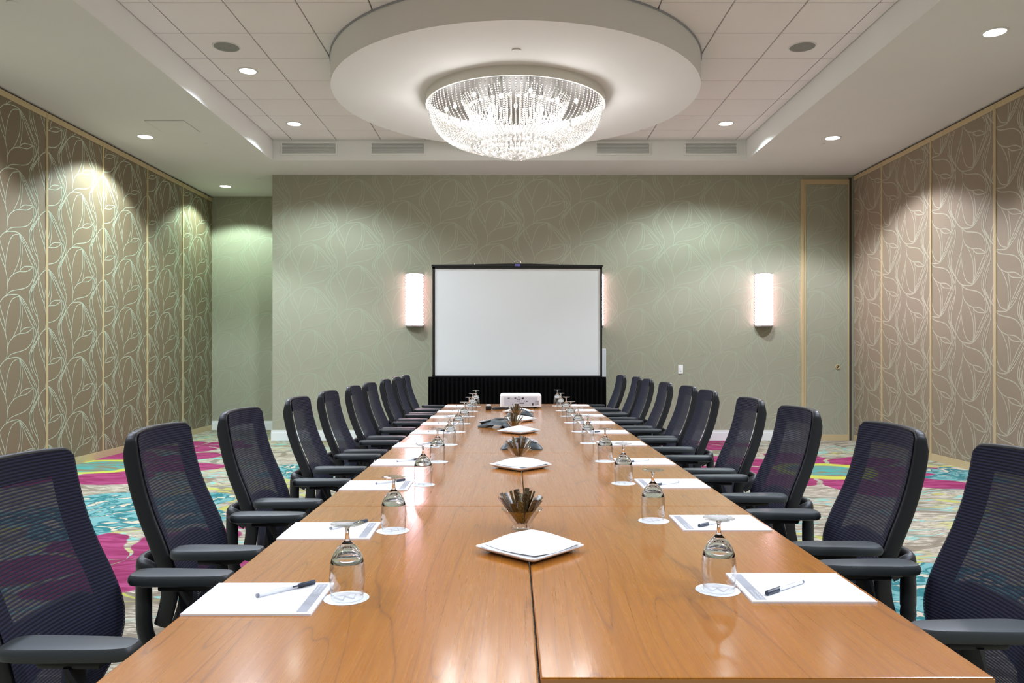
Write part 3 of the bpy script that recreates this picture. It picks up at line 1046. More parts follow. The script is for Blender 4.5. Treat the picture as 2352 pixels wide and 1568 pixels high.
def make_chair():
    e = empty('office_chair')
    tag(e, 'navy mesh swivel chair', 'chair', 'navy mesh chairs around the long table')
    back = MB(); back.add(*sheet(-1, 1, CZ0, CZ1, 28, 48))
    bk = back.build('mesh_back', M_MESH, e, 60)
    # opaque flange seen through the mesh
    fl = MB()
    for sg in (-1, 1):
        a, b = sorted((sg * 1.0, sg * 0.66))
        fl.add(*sheet(a, b, CZ0, CZ1 - 0.004, 5, 36, -0.010))
    fl.add(*sheet(-0.66, 0.66, 0.98, CZ1 - 0.004, 12, 6, -0.010))
    def lum(u): return 0.60 + 0.035 * u * u
    vs = []; fs = []
    for i in range(17):
        u = -0.68 + 1.36 * i / 16
        for k in range(4):
            p = cs(u, 0.585 + 0.075 * k / 3 - 0.03 * (u / 0.68) ** 2)
            vs.append((p.x - 0.011, p.y, p.z))
    for i in range(16):
        for k in range(3):
            a = i * 4 + k
            fs.append((a, a + 1, a + 5, a + 4))
    fl.add(vs, fs)
    fl.build('back_flange', M_FRAMEF, e, 60)
    # side and top shell
    path = []
    zs = [CZ0 + (CZ1 - CR - CZ0) * i / 22 for i in range(23)]
    def P(u, z):
        p = cs(u, z); return Vector((p.x, p.y, p.z))
    for z in zs:
        path.append(P(-1, z))
    for t in (0.25, 0.5, 0.75):
        z = CZ1 - CR + CR * sin(t * pi / 2)
        path.append(P(-rounded_u(z), z))
    for i in range(13):
        path.append(P(-0.89 + 1.78 * i / 12, CZ1))
    for t in (0.75, 0.5, 0.25):
        z = CZ1 - CR + CR * sin(t * pi / 2)
        path.append(P(rounded_u(z), z))
    for z in reversed(zs):
        path.append(P(1, z))
    sh = MB()
    n = len(path)
    K = 12
    vs = []; fs = []
    for i, p in enumerate(path):
        t = (path[min(i + 1, n - 1)] - path[max(i - 1, 0)]).normalized()
        bx = Vector((-1, 0, 0)); bx = (bx - t * bx.dot(t)).normalized()
        s_ = t.cross(bx).normalized()
        side = abs(p.y) > 0.15
        dpt = 0.011 + 0.014 * min(1.0, max(0.0, (1.045 - p.z) / 0.06)) ** 0.6
        for k in range(K):
            a = 2 * pi * k / K
            ca, sa = cos(a), sin(a)
            # superellipse section
            ca = math.copysign(abs(ca) ** 0.7, ca); sa = math.copysign(abs(sa) ** 0.7, sa)
            vs.append(p + bx * (dpt + 0.004 + dpt * ca) + s_ * (0.0075 * sa))
    for i in range(n - 1):
        for k in range(K):
            fs.append((i * K + k, i * K + (k + 1) % K, (i + 1) * K + (k + 1) % K, (i + 1) * K + k))
    fs.append(tuple(reversed(range(K)))); fs.append(tuple(range((n - 1) * K, n * K)))
    sh.add(vs, fs)
    sh.build('back_frame', M_BLACK, e, 60)
    # yoke behind the backrest
    yk = MB()
    pts = catmull([(-0.215, -0.205, 0.60), (-0.262, -0.21, 0.63), (-0.288, -0.19, 0.64), (-0.292, -0.10, 0.64), (-0.292, 0.10, 0.64), (-0.288, 0.19, 0.64), (-0.262, 0.21, 0.63), (-0.215, 0.205, 0.60)], 5)
    yk.tube(pts, [(0.018, 0.028)] * len(pts), 10)
    for sg in (-1, 1):
        pts = catmull([(-0.285, sg * 0.182, 0.63), (-0.287, sg * 0.18, 0.54), (-0.285, sg * 0.175, 0.43), (-0.262, sg * 0.15, 0.375), (-0.17, sg * 0.09, 0.362), (-0.05, sg * 0.05, 0.38)], 5)
        yk.tube(pts, [(0.024, 0.024)] * len(pts), 10)
    yk.build('back_support', M_BLACK, e, 60)
    # arms
    arm = MB()
    L0, L1 = -0.168, 0.108
    bm = bmesh.new()
    prof = []
    for i in range(40):
        a = 2 * pi * i / 40
        cx_ = math.copysign(abs(cos(a)) ** 0.45, cos(a)); cy_ = math.copysign(abs(sin(a)) ** 0.45, sin(a))
        prof.append((cx_, cy_))
    levels = [(0.90, 0.82, -0.030), (0.97, 0.94, -0.027), (1.0, 1.0, -0.018), (0.99, 0.99, -0.008), (0.955, 0.90, -0.001), (0.85, 0.7, 0.0), (0.5, 0.4, 0.0008)]
    vs = []; fs = []
    for kx_, ky_, zz in levels:
        for cx_, cy_ in prof:
            wv = 0.044 - 0.006 * cx_
            vs.append(((L0 + L1) / 2 + (L1 - L0) / 2 * cx_ * kx_, wv * cy_ * ky_, zz))
    for l in range(len(levels) - 1):
        for i in range(40):
            fs.append((l * 40 + i, l * 40 + (i + 1) % 40, (l + 1) * 40 + (i + 1) % 40, (l + 1) * 40 + i))
    fs.append(tuple(reversed(range(40)))); fs.append(tuple(range((len(levels) - 1) * 40, len(levels) * 40)))
    arm.add(vs, fs)
    arm_me = arm.mesh('armrest', M_PADP, 35)
    post = MB()
    post.rbox(-0.085, 0.045, -0.03, 0.03, -0.045, -0.028, 0.006, 2)
    pts = [(-0.02, 0, -0.04), (-0.02, 0, -0.14), (-0.035, 0, -0.24), (-0.045, 0, -0.30)]
    post.tube(pts, [(0.016, 0.038), (0.016, 0.04), (0.018, 0.045), (0.02, 0.05)], 10)
    post_me = post.mesh('arm_post', M_BLACK, 40)
    for sg in (-1, 1):
        a = link('armrest', arm_me, e, loc=(0, sg * 0.25, 0.705))
        link('arm_post', post_me, a)
        MB().tube([(-0.045, sg * 0.25, 0.41), (-0.045, sg * 0.2, 0.385), (-0.045, sg * 0.05, 0.38)], [(0.022, 0.016)] * 3, 8).build('arm_bracket', M_BLACK, e, 40)
    # seat
    st = MB()
    nu, nv = 22, 22
    vs = []; fs = []
    def seat_pt(i, j, top):
        a = -1 + 2 * i / nu; b = -1 + 2 * j / nv
        # squircle mapping
        X = a * sqrt(1 - 0.28 * b * b); Y = b * sqrt(1 - 0.28 * a * a)
        ed = max(abs(a), abs(b))
        z = (0.475 + 0.012 * (b * b) - 0.025 * max(0, a) ** 3 - 0.03 * ed ** 8) if top else (0.425 + 0.012 * ed ** 6)
        return (0.04 + 0.245 * X, 0.245 * Y, z)
    for top in (True, False):
        o0 = len(vs)
        for i in range(nu + 1):
            for j in range(nv + 1):
                vs.append(seat_pt(i, j, top))
        for i in range(nu):
            for j in range(nv):
                q = (o0 + i * (nv + 1) + j, o0 + (i + 1) * (nv + 1) + j, o0 + (i + 1) * (nv + 1) + j + 1, o0 + i * (nv + 1) + j + 1)
                fs.append(q if top else q[::-1])
    m2 = (nu + 1) * (nv + 1)
    ring = [(i, 0) for i in range(nu)] + [(nu, j) for j in range(nv)] + [(i, nv) for i in range(nu, 0, -1)] + [(0, j) for j in range(nv, 0, -1)]
    idx = [i * (nv + 1) + j for i, j in ring]
    for a, b in zip(idx, idx[1:] + idx[:1]):
        fs.append((b, a, a + m2, b + m2))
    st.add(vs, fs)
    st.build('seat', M_FAB, e, 60)
    MB().rbox(-0.13, 0.2, -0.17, 0.17, 0.37, 0.43, 0.02, 2).build('seat_pan', M_BLACK, e, 40)
    MB().cyl(0.028, 0.10, 0.25, 16).cyl(0.018, 0.25, 0.38, 16).build('gas_column', M_BLACK, e, 40)
    bs = MB()
    bs.cyl(0.045, 0.075, 0.13, 20)
    for k in range(5):
        a = 2 * pi * k / 5 + 0.3
        pts = [(0.03 * cos(a), 0.03 * sin(a), 0.10), (0.15 * cos(a), 0.15 * sin(a), 0.092), (0.27 * cos(a), 0.27 * sin(a), 0.072)]
        bs.tube(pts, [(0.025, 0.018), (0.02, 0.015), (0.015, 0.011)], 8)
    bs.build('star_base', M_BLACK, e, 40)
    cm = MB()
    for sg in (-1, 1):
        bm_ = MB().cyl(0.027, -0.009, 0.009, 16)
        cm.add([(p[0], p[2] + sg * 0.016, p[1]) for p in bm_.v], bm_.f)
    cm.cyl(0.008, 0.0, 0.045, 8)
    cme = cm.mesh('caster', M_BLACK, 40)
    for k in range(5):
        a = 2 * pi * k / 5 + 0.3
        link('caster', cme, e, loc=(0.262 * cos(a), 0.262 * sin(a), 0.0272), rot=(0, 0, a + 1.1 * k))
    return e

CH_L = [1.81, 2.57, 3.33, 4.22, 4.92, 5.70, 6.33, 7.14, 7.83, 8.47]
CH_R = [(1.91, 0), (2.62, 0), (3.45, 0), (4.155, 0), (5.05, 0), (5.69, 0.02), (6.44, 0), (7.28, 0), (7.92, 0), (8.55, -0.07)]
proto = make_chair()
used = False
for i in range(10):
    for side in (0, 1):
        o = proto if not used else copy_tree(proto)
        used = True
        if side == 0:
            o.location = (-0.862, CH_L[i], 0)
            o.rotation_euler = (0, 0, radians(random.uniform(-1.5, 1.5)))
        else:
            y_, dx = CH_R[i]
            o.location = (0.975 + dx, y_, 0)
            o.rotation_euler = (0, 0, pi + radians(random.uniform(-1.5, 1.5)))
        o['label'] = 'navy mesh swivel chair on the %s, %s' % ((ALC, SWI)[side], ORD[9 - i])

# ------------------------------------------------------------------ notepads, pens, coasters, glasses
PAD_L = [1.7225, 2.38, 3.195, 3.865, 4.59, 5.345, 6.0, 6.64, 7.27, 7.97]
PAD_R = [1.804, 2.49, 3.24, 3.895, 4.69, 5.37, 6.1, 6.78, 7.40, 8.09]
GL_L = [1.73, 2.385, 3.22, 3.9, 4.63, 5.38, 6.02, 6.70, 7.30, 7.95]
GL_R = [1.789, 2.528, 3.255, 3.92, 4.71, 5.40, 6.10, 6.73, 7.37, 8.04]
PT_H = 0.0045
sheet_me = MB().box(-0.11, 0.11, -0.1375, 0.1375, 0, PT_H).mesh('paper', M_PAPER)
band_me = MB().box(-0.10, 0.10, 0.103, 0.1265, PT_H, PT_H + 0.0003).mesh('header_band', M_GREYINK)
t1 = text_mesh('WYNDHAM', 0.0075, 'header_lettering', M_WHITEINK, 0.062)
t2 = text_mesh('GRAND', 0.0075, 'header_lettering', M_WHITEINK, 0.058)
proto_pad = empty('notepad'); tag(proto_pad, 'x', 'notepad', 'white notepads on the table')
link('paper', sheet_me, proto_pad)
b = link('header_band', band_me, proto_pad)
link('header_lettering', t1, b, loc=(-0.094, 0.1165, PT_H + 0.0006))
link('header_lettering', t2, b, loc=(-0.094, 0.1068, PT_H + 0.0006))

# pen along local +x, cap at +x end
proto_pen = empty('ballpoint_pen'); tag(proto_pen, 'x', 'pen', 'capped pens on the notepads')
def xcyl(r0, r1, x0, x1, n=14):
    m_ = MB().cyl(r0, x0, x1, n, r1=r1)
    m_.v = [(p[2], p[0], p[1]) for p in m_.v]
    m_.f = [f[::-1] for f in m_.f]
    return m_
M_PENB = pmat('pen_barrel', lin(236, 238, 242), 0.25, bump=False)
M_PENC = pmat('pen_cap', lin(62, 70, 82), 0.3, bump=False)
xcyl(0.0042, 0.0042, -0.07, 0.03).build('barrel', M_PENB, proto_pen, 40)
xcyl(0.0044, 0.0044, -0.074, -0.068).build('end_plug', pmat('pen_plug', lin(130, 134, 142), 0.3, bump=False), proto_pen, 40)
cp_ = MB()
q = xcyl(0.0052, 0.0052, 0.028, 0.073); cp_.add(q.v, q.f)
cp_o = cp_.build('cap', M_PENC, proto_pen, 40)
MB().rbox(0.012, 0.068, -0.0016, 0.0016, 0.0056, 0.0076, 0.0006, 1).build('clip', M_PENC, cp_o, rot=(radians(70), 0, 0))
pt = text_mesh('WYNDHAM GRAND', 0.005, 'barrel_lettering', M_PENC, 0.05)
link('barrel_lettering', pt, proto_pen, loc=(-0.052, -0.0016, 0.00445))

proto_co = empty('paper_coaster'); tag(proto_co, 'x', 'coaster', 'round paper coasters under the glasses')
MB().lathe([(0, 0), (0.050, 0), (0.051, 0.0007), (0.050, 0.0014), (0, 0.0014)], 48).build('board', M_COAST, proto_co)
rg = MB().lathe([(0.0375, 0.0016), (0.0387, 0.0016)], 48)
rg.lathe([(0.0463, 0.0016), (0.0468, 0.0016)], 48)
rg.build('printed_ring', M_COASTINK, proto_co)
w = MB()
def bar(xa, ya, xb, yb, wd):
    dx, dy = xb - xa, yb - ya
    L = sqrt(dx * dx + dy * dy); nx, ny = -dy / L * wd / 2, dx / L * wd / 2
    w.add([(xa + nx, ya + ny, 0.0017), (xa - nx, ya - ny, 0.0017), (xb - nx, yb - ny, 0.0017), (xb + nx, yb + ny, 0.0017)], [(0, 1, 2, 3)])
bar(-0.026, 0.014, -0.012, -0.016, 0.007); bar(-0.012, -0.016, 0.0, 0.012, 0.003)
bar(0.0, 0.012, 0.012, -0.016, 0.007); bar(0.012, -0.016, 0.026, 0.014, 0.003)
bar(-0.012, 0.018, 0.012, 0.018, 0.003)
w.build('printed_emblem', M_COASTINK, proto_co)

# upturned goblet: bowl standing on its rim, solid stem and foot above
def mat_thin_glass():
    m, nt, p = newmat('thin_glass')
    g = N(nt)
    out = nt.nodes['Material Output']
    tr = g.node('ShaderNodeBsdfTransparent'); tr.inputs[0].default_value = (0.985, 0.99, 0.99, 1)
    gl = g.node('ShaderNodeBsdfGlossy'); gl.inputs['Roughness'].default_value = 0.02
    lw = g.node('ShaderNodeLayerWeight'); lw.inputs[0].default_value = 0.5
    fac = g.m('ADD', g.m('MULTIPLY', g.m('POWER', lw.outputs['Facing'], 2.6), 0.85), 0.06, clamp=True)
    mx = g.node('ShaderNodeMixShader')
    nt.links.new(fac, mx.inputs[0]); nt.links.new(tr.outputs[0], mx.inputs[1]); nt.links.new(gl.outputs[0], mx.inputs[2])
    nt.links.new(mx.outputs[0], out.inputs['Surface'])
    return m
M_THIN = mat_thin_glass()
def glass_lathe(name, prof, mat, n=40):
    me = MB().lathe([(max(r, 1e-5), z) for r, z in prof], n).mesh(name, mat)
    bm_ = bmesh.new(); bm_.from_mesh(me)
    bmesh.ops.remove_doubles(bm_, verts=bm_.verts, dist=0.00004)
    bmesh.ops.recalc_face_normals(bm_, faces=bm_.faces)
    bm_.to_mesh(me); bm_.free()
    return smooth(me, 60)
bowl_o = [(0.0355, 0.0), (0.0372, 0.012), (0.0388, 0.03), (0.0396, 0.046), (0.0396, 0.06), (0.0384, 0.074), (0.0352, 0.089), (0.0300, 0.102), (0.0228, 0.113), (0.0145, 0.1215), (0.0085, 0.127)]
bowl_i = [(0.0, 0.1165), (0.008, 0.1150), (0.0165, 0.1105), (0.0250, 0.1022), (0.0308, 0.0925), (0.0348, 0.081), (0.0372, 0.068), (0.0383, 0.056), (0.0383, 0.044), (0.0376, 0.03), (0.0361, 0.012), (0.0347, 0.0003)]
gb_me = glass_lathe('glass_cup', [(0.0348, 0.081), (0.0372, 0.068), (0.0383, 0.056), (0.0383, 0.044), (0.0376, 0.03), (0.0361, 0.012), (0.0347, 0.0003),
    (0.0355, 0.0), (0.0372, 0.012), (0.0388, 0.03), (0.0396, 0.046), (0.0396, 0.06), (0.0384, 0.074), (0.0372, 0.081)], M_THIN)
gs_me = glass_lathe('glass_stem', [(0.0, 0.1165), (0.008, 0.1150), (0.0165, 0.1105), (0.0250, 0.1022), (0.0308, 0.0925), (0.0346, 0.0815), (0.0358, 0.0811), (0.0370, 0.0815),
    (0.0352, 0.089), (0.0300, 0.102), (0.0228, 0.113), (0.0145, 0.1215), (0.0085, 0.127), (0.0058, 0.132), (0.0045, 0.142), (0.0042, 0.150), (0.0048, 0.156), (0.0070, 0.1600), (0.0, 0.1612)], M_GLASS)
gf_me = glass_lathe('glass_foot', [(0.0, 0.1615), (0.010, 0.1618), (0.022, 0.1638), (0.0345, 0.1662), (0.0366, 0.1672), (0.0368, 0.1680), (0.0360, 0.1684), (0.030, 0.1677), (0.018, 0.1660), (0.008, 0.1648), (0.0, 0.1645)], M_THIN)
proto_gl = empty('wine_glass'); tag(proto_gl, 'x', 'glass', 'upturned wine glasses on coasters')
link('glass_cup', gb_me, proto_gl); link('glass_stem', gs_me, proto_gl); link('glass_foot', gf_me, proto_gl)
first_gl = True

first_pad = first_pen = first_co = True
for side in (0, 1):
    where = (ALC, SWI)[side]
    for i in range(10):
        rank = ORD[9 - i]
        # pad
        o = proto_pad if first_pad else copy_tree(proto_pad); first_pad = False
        py = (PAD_L, PAD_R)[side][i]
        pxx = (-0.562, 0.6705)[side] + random.uniform(-0.004, 0.004) * (i > 0)
        if i == 0:
            rz = radians((0.4, -0.3)[side])
        else:
            rz = radians(random.uniform(-1.5, 1.5))
        o.location = (pxx, py, ZTAB)
        o.rotation_euler = (0, 0, (-pi / 2, pi / 2)[side] + rz)
        o['label'] = 'white notepad with grey header band on the %s, %s' % (where, rank)
        # pen
        p = proto_pen if first_pen else copy_tree(proto_pen); first_pen = False
        if side == 0:
            cx, cy, ang = pxx + 0.041, py + 0.0475, radians(45)
        else:
            cx, cy, ang = pxx - 0.036, py - 0.025, radians(180 + 38)
        jit = 0 if i == 0 else 1
        p.location = (cx + jit * random.uniform(-0.012, 0.012), cy + jit * random.uniform(-0.012, 0.012), ZTAB + PT_H + 0.0053)
        p.rotation_euler = (0, 0, ang + jit * radians(random.uniform(-9, 9)))
        p['label'] = 'capped white pen on a notepad, %s, %s' % (where, rank)
        # coaster and glass
        k = proto_co if first_co else copy_tree(proto_co); first_co = False
        gx, gy = (-0.374, 0.471)[side], (GL_L, GL_R)[side][i]
        gx += 0 if i == 0 else random.uniform(-0.005, 0.005)
        if side == 1 and i == 0:
            gx = 0.480
        k.location = (gx, gy, ZTAB)
        k.rotation_euler = (0, 0, random.uniform(-0.6, 0.9))
        k['label'] = 'round white coaster under a glass, %s, %s' % (where, rank)
        gl = proto_gl if first_gl else copy_tree(proto_gl); first_gl = False
        gl.location = (gx + random.uniform(-0.003, 0.003), gy - 0.002, ZTAB + 0.0018)
        gl['label'] = 'upturned stemmed wine glass on the %s, %s' % (where, rank)

# ------------------------------------------------------------------ centre line: plates, napkins, stick bowls
def plate_with_napkin(x, y, rz, rank, seed):
    e = empty('square_plate', (x, y, ZTAB), rz)
    tag(e, 'square white plate under a folded napkin, %s' % rank, 'plate', 'square plates with napkins')
    hw = 0.110
    mb = MB()
    def ringz(h, z, cr=0.012):
        out = []
        for cx, cy, a0 in ((1, 1, 0), (-1, 1, 90), (-1, -1, 180), (1, -1, 270)):
            for k in range(5):
                a = radians(a0 + 90 * k / 4)
                out.append((cx * (h - cr) + cr * cos(a), cy * (h - cr) + cr * sin(a), z))
        return out
    rings = [ringz(0.078, 0.0), ringz(0.085, 0.002), ringz(0.106, 0.0125), ringz(hw, 0.0165), ringz(hw, 0.0185), ringz(0.106, 0.0175), ringz(0.086, 0.0075), ringz(0.078, 0.006)]
    n = 20
    vs = [p for r in rings for p in r]
    fs = []
    for i in range(len(rings) - 1):
        for k in range(n):
            fs.append((i * n + k, i * n + (k + 1) % n, (i + 1) * n + (k + 1) % n, (i + 1) * n + k))
    fs.append(tuple(reversed(range(n)))); fs.append(tuple(range((len(rings) - 1) * n, len(rings) * n)))
    mb.add(vs, fs)
    mb.build('plate_body', M_CHINA, e, 50)
    # stack of folded napkins, soft and mounded
    rnd = random.Random(seed)
    nk = empty('napkin_stack', (x, y, ZTAB + 0.0125), rz + radians(rnd.uniform(-3, 3)))
    tag(nk, 'folded white cloth napkin lying on the square plate, %s' % rank, 'napkin', 'folded napkins on plates')
    for L in range(2):
        G_ = 18
        h = 0.101 - 0.002 * L
        z0, th = 0.010 + 0.0075 * L, 0.0075
        vs = []; fs = []
        ph = rnd.random() * 3
        def zt(a, b):
            r2 = min(1.0, ((a - 0.4) ** 2 + (b - 0.4) ** 2) / 1.7)
            bump = (0.015 if L else 0.007) * (1 - r2) ** 1.6 + 0.0025 * sin(3.1 * a + 2.3 * b + ph)
            sag = -0.004 * max(abs(a), abs(b)) ** 4
            return bump + sag
        for top in (1, 0):
            for i in range(G_ + 1):
                for j in range(G_ + 1):
                    a, b = -1 + 2 * i / G_, -1 + 2 * j / G_
                    sh_ = 1 - 0.035 * (abs(a) * abs(b)) ** 3
                    rim = th * 0.45 * max(abs(a), abs(b)) ** 10
                    base = zt(a, b) * (1.0 if top or L else 0.0)
                    z = z0 + base + (th - rim if top else rim)
                    vs.append((a * h * sh_ + 0.006 * L, b * h * sh_ - 0.004 * L, z - 0.008))
        M1 = (G_ + 1) ** 2
        for i in range(G_):
            for j in range(G_):
                q = (i * (G_ + 1) + j, (i + 1) * (G_ + 1) + j, (i + 1) * (G_ + 1) + j + 1, i * (G_ + 1) + j + 1)
                fs.append(q); fs.append(tuple(M1 + v for v in q[::-1]))
        ringi = [(i, 0) for i in range(G_)] + [(G_, j) for j in range(G_)] + [(i, G_) for i in range(G_, 0, -1)] + [(0, j) for j in range(G_, 0, -1)]
        idx = [i * (G_ + 1) + j for i, j in ringi]
        for a, b in zip(idx, idx[1:] + idx[:1]):
            fs.append((b, a, a + M1, b + M1))
        MB().add(vs, fs).build('folded_layer', M_CLOTH, nk, 70)

PORD = ['farthest from the projector', 'fourth from the projector', 'third from the projector', 'second from the projector', 'closest to the projector']
for i, (x, y) in enumerate([(0.050, 2.135), (0.042, 3.70), (0.046, 5.33), (0.052, 6.25), (0.06, 7.08)]):
    plate_with_napkin(x, y, radians(45 + (2, -2, 4, 6, -5)[i]), PORD[i], i + 3)

bowl_prof_o = [(0.028, 0.0), (0.033, 0.002), (0.0345, 0.007), (0.031, 0.012), (0.0255, 0.0145), (0.0265, 0.018), (0.034, 0.029), (0.044, 0.043), (0.055, 0.056), (0.0635, 0.0635), (0.0655, 0.0655), (0.0645, 0.0665)]
bowl_prof_i = [(0.062, 0.0645), (0.053, 0.0570), (0.042, 0.044), (0.032, 0.030), (0.024, 0.020), (0.012, 0.0165), (0.0001, 0.016)]
bowl_me = MB().lathe([(0.0001, 0.001)] + [(0.02, 0.0005)] + bowl_prof_o + bowl_prof_i, 40).mesh('glass_bowl', M_THIN)
_bm = bmesh.new(); _bm.from_mesh(bowl_me)
bmesh.ops.remove_doubles(_bm, verts=_bm.verts, dist=0.0003)
bmesh.ops.recalc_face_normals(_bm, faces=_bm.faces)
_bm.to_mesh(bowl_me); _bm.free()
smooth(bowl_me, 60)

def mat_packet(name, dark, light, scale):
    m_, nt, p = newmat(name)
    g = N(nt)
    co = g.coord()
    f, _ = g.noise(g.mapping(co, scale=(1, 1, 0.6)), scale, 4, 0.7, 2.5)
    nt.links.new(g.mix(g.step(f, 0.52, 0.60), dark, light), p.inputs['Base Color'])
    p.inputs['Roughness'].default_value = 0.3
    return m_
M_PKB = mat_packet('brown_packet', lin(52, 36, 16), lin(150, 128, 78), 160)
M_PKO = mat_packet('olive_packet', lin(70, 60, 28), lin(176, 164, 116), 150)
M_PKS = mat_packet('silver_packet', lin(90, 92, 88), lin(232, 234, 230), 130)
M_PKW = pmat('white_packet', lin(214, 214, 232), 0.45, bump=False)
def packet_mesh(name, mat, w, L, th=0.004):
    vs = []
    K = 6
    for i in range(K + 1):
        t = i / K
        f = min(1.0, 4 * t, 4 * (1 - t)) * th + 0.0003
        z = L * t
        vs += [(-w / 2, -0.0002, z), (0, -f / 2, z), (w / 2, -0.0002, z), (w / 2, 0.0002, z), (0, f / 2, z), (-w / 2, 0.0002, z)]
    fs = []
    for i in range(K):
        for k in range(6):
            fs.append((i * 6 + k, i * 6 + (k + 1) % 6, (i + 1) * 6 + (k + 1) % 6, (i + 1) * 6 + k))
    fs += [(5, 4, 3, 2, 1, 0), tuple(K * 6 + k for k in range(6))]
    return MB().add(vs, fs).mesh(name, mat, 60)
pk = [packet_mesh('stick_packet', M_PKB, 0.018, 0.105), packet_mesh('stick_packet', M_PKB, 0.019, 0.095), packet_mesh('stick_packet', M_PKO, 0.018, 0.10)]
pk_s = packet_mesh('foil_packet', M_PKS, 0.034, 0.075)
pk_w = packet_mesh('white_packet', M_PKW, 0.0125, 0.085)
BORD = ['farthest from the projector', 'third from the projector', 'second from the projector', 'closest to the projector']
for bi, (x, y) in enumerate([(0.031, 2.40), (0.034, 3.97), (0.015, 5.535), (0.036, 6.55)]):
    bo = link('glass_bowl', bowl_me, None, loc=(x, y, ZTAB + 0.0006))
    tag(bo, 'small flared glass bowl holding stick packets, %s' % BORD[bi], 'bowl', 'glass bowls of stick packets')
    rnd = random.Random(40 + bi)
    cnt = (19, 16, 14, 11)[bi]
    for k in range(cnt):
        a = 2 * pi * (k + rnd.uniform(-0.08, 0.08)) / cnt
        inner_ring = k % 3 == 0
        lean = radians(rnd.uniform(12, 22) if inner_ring else rnd.uniform(36, 40))
        rb = rnd.uniform(0.002, 0.007) if inner_ring else rnd.uniform(0.010, 0.013)
        ki = k % 3 if bi > 0 else (k % 3 if rnd.random() < 0.5 else 0)
        o = link('stick_packet', pk[ki], None)
        # base inside the bowl, leaning outwards
        o.rotation_euler = (Matrix.Rotation(a, 3, 'Z') @ Matrix.Rotation(lean, 3, 'Y') @ Matrix.Rotation(pi / 2 + rnd.uniform(-0.25, 0.25), 3, 'Z')).to_euler()
        o.location = (x + rb * cos(a), y + rb * sin(a), ZTAB + 0.0205 + rnd.uniform(0, 0.004))
        tone = 'pale olive' if ki == 2 else 'dark brown'
        tag(o, '%s stick packet standing in the glass bowl, %s' % (tone, BORD[bi]), 'packet', '%s stick packets in bowl %s' % (tone, BORD[bi]))
    o = link('stick_packet', pk_w, None, loc=(x - 0.004, y - 0.010, ZTAB + 0.022))
    o.rotation_euler = (Matrix.Rotation(-pi / 2 - 0.15, 3, 'Z') @ Matrix.Rotation(radians(30), 3, 'Y') @ Matrix.Rotation(pi / 2, 3, 'Z')).to_euler()
    tag(o, 'white stick packet standing in the glass bowl, %s' % BORD[bi], 'packet')
    for t in range(2 if bi in (0, 3) else 1):
        a = (0.55, 0.15)[t] if bi == 0 else 2.0 + t
        o = link('foil_packet', pk_s, None, loc=(x + 0.012 * cos(a), y + 0.012 * sin(a), ZTAB + 0.032))
        o.rotation_euler = (Matrix.Rotation(a, 3, 'Z') @ Matrix.Rotation(radians(30 + 6 * t), 3, 'Y') @ Matrix.Rotation(pi / 2 - 0.4, 3, 'Z')).to_euler()
        tag(o, 'silver patterned foil packet in the glass bowl, %s' % BORD[bi], 'packet', 'foil packets in bowl %s' % BORD[bi])

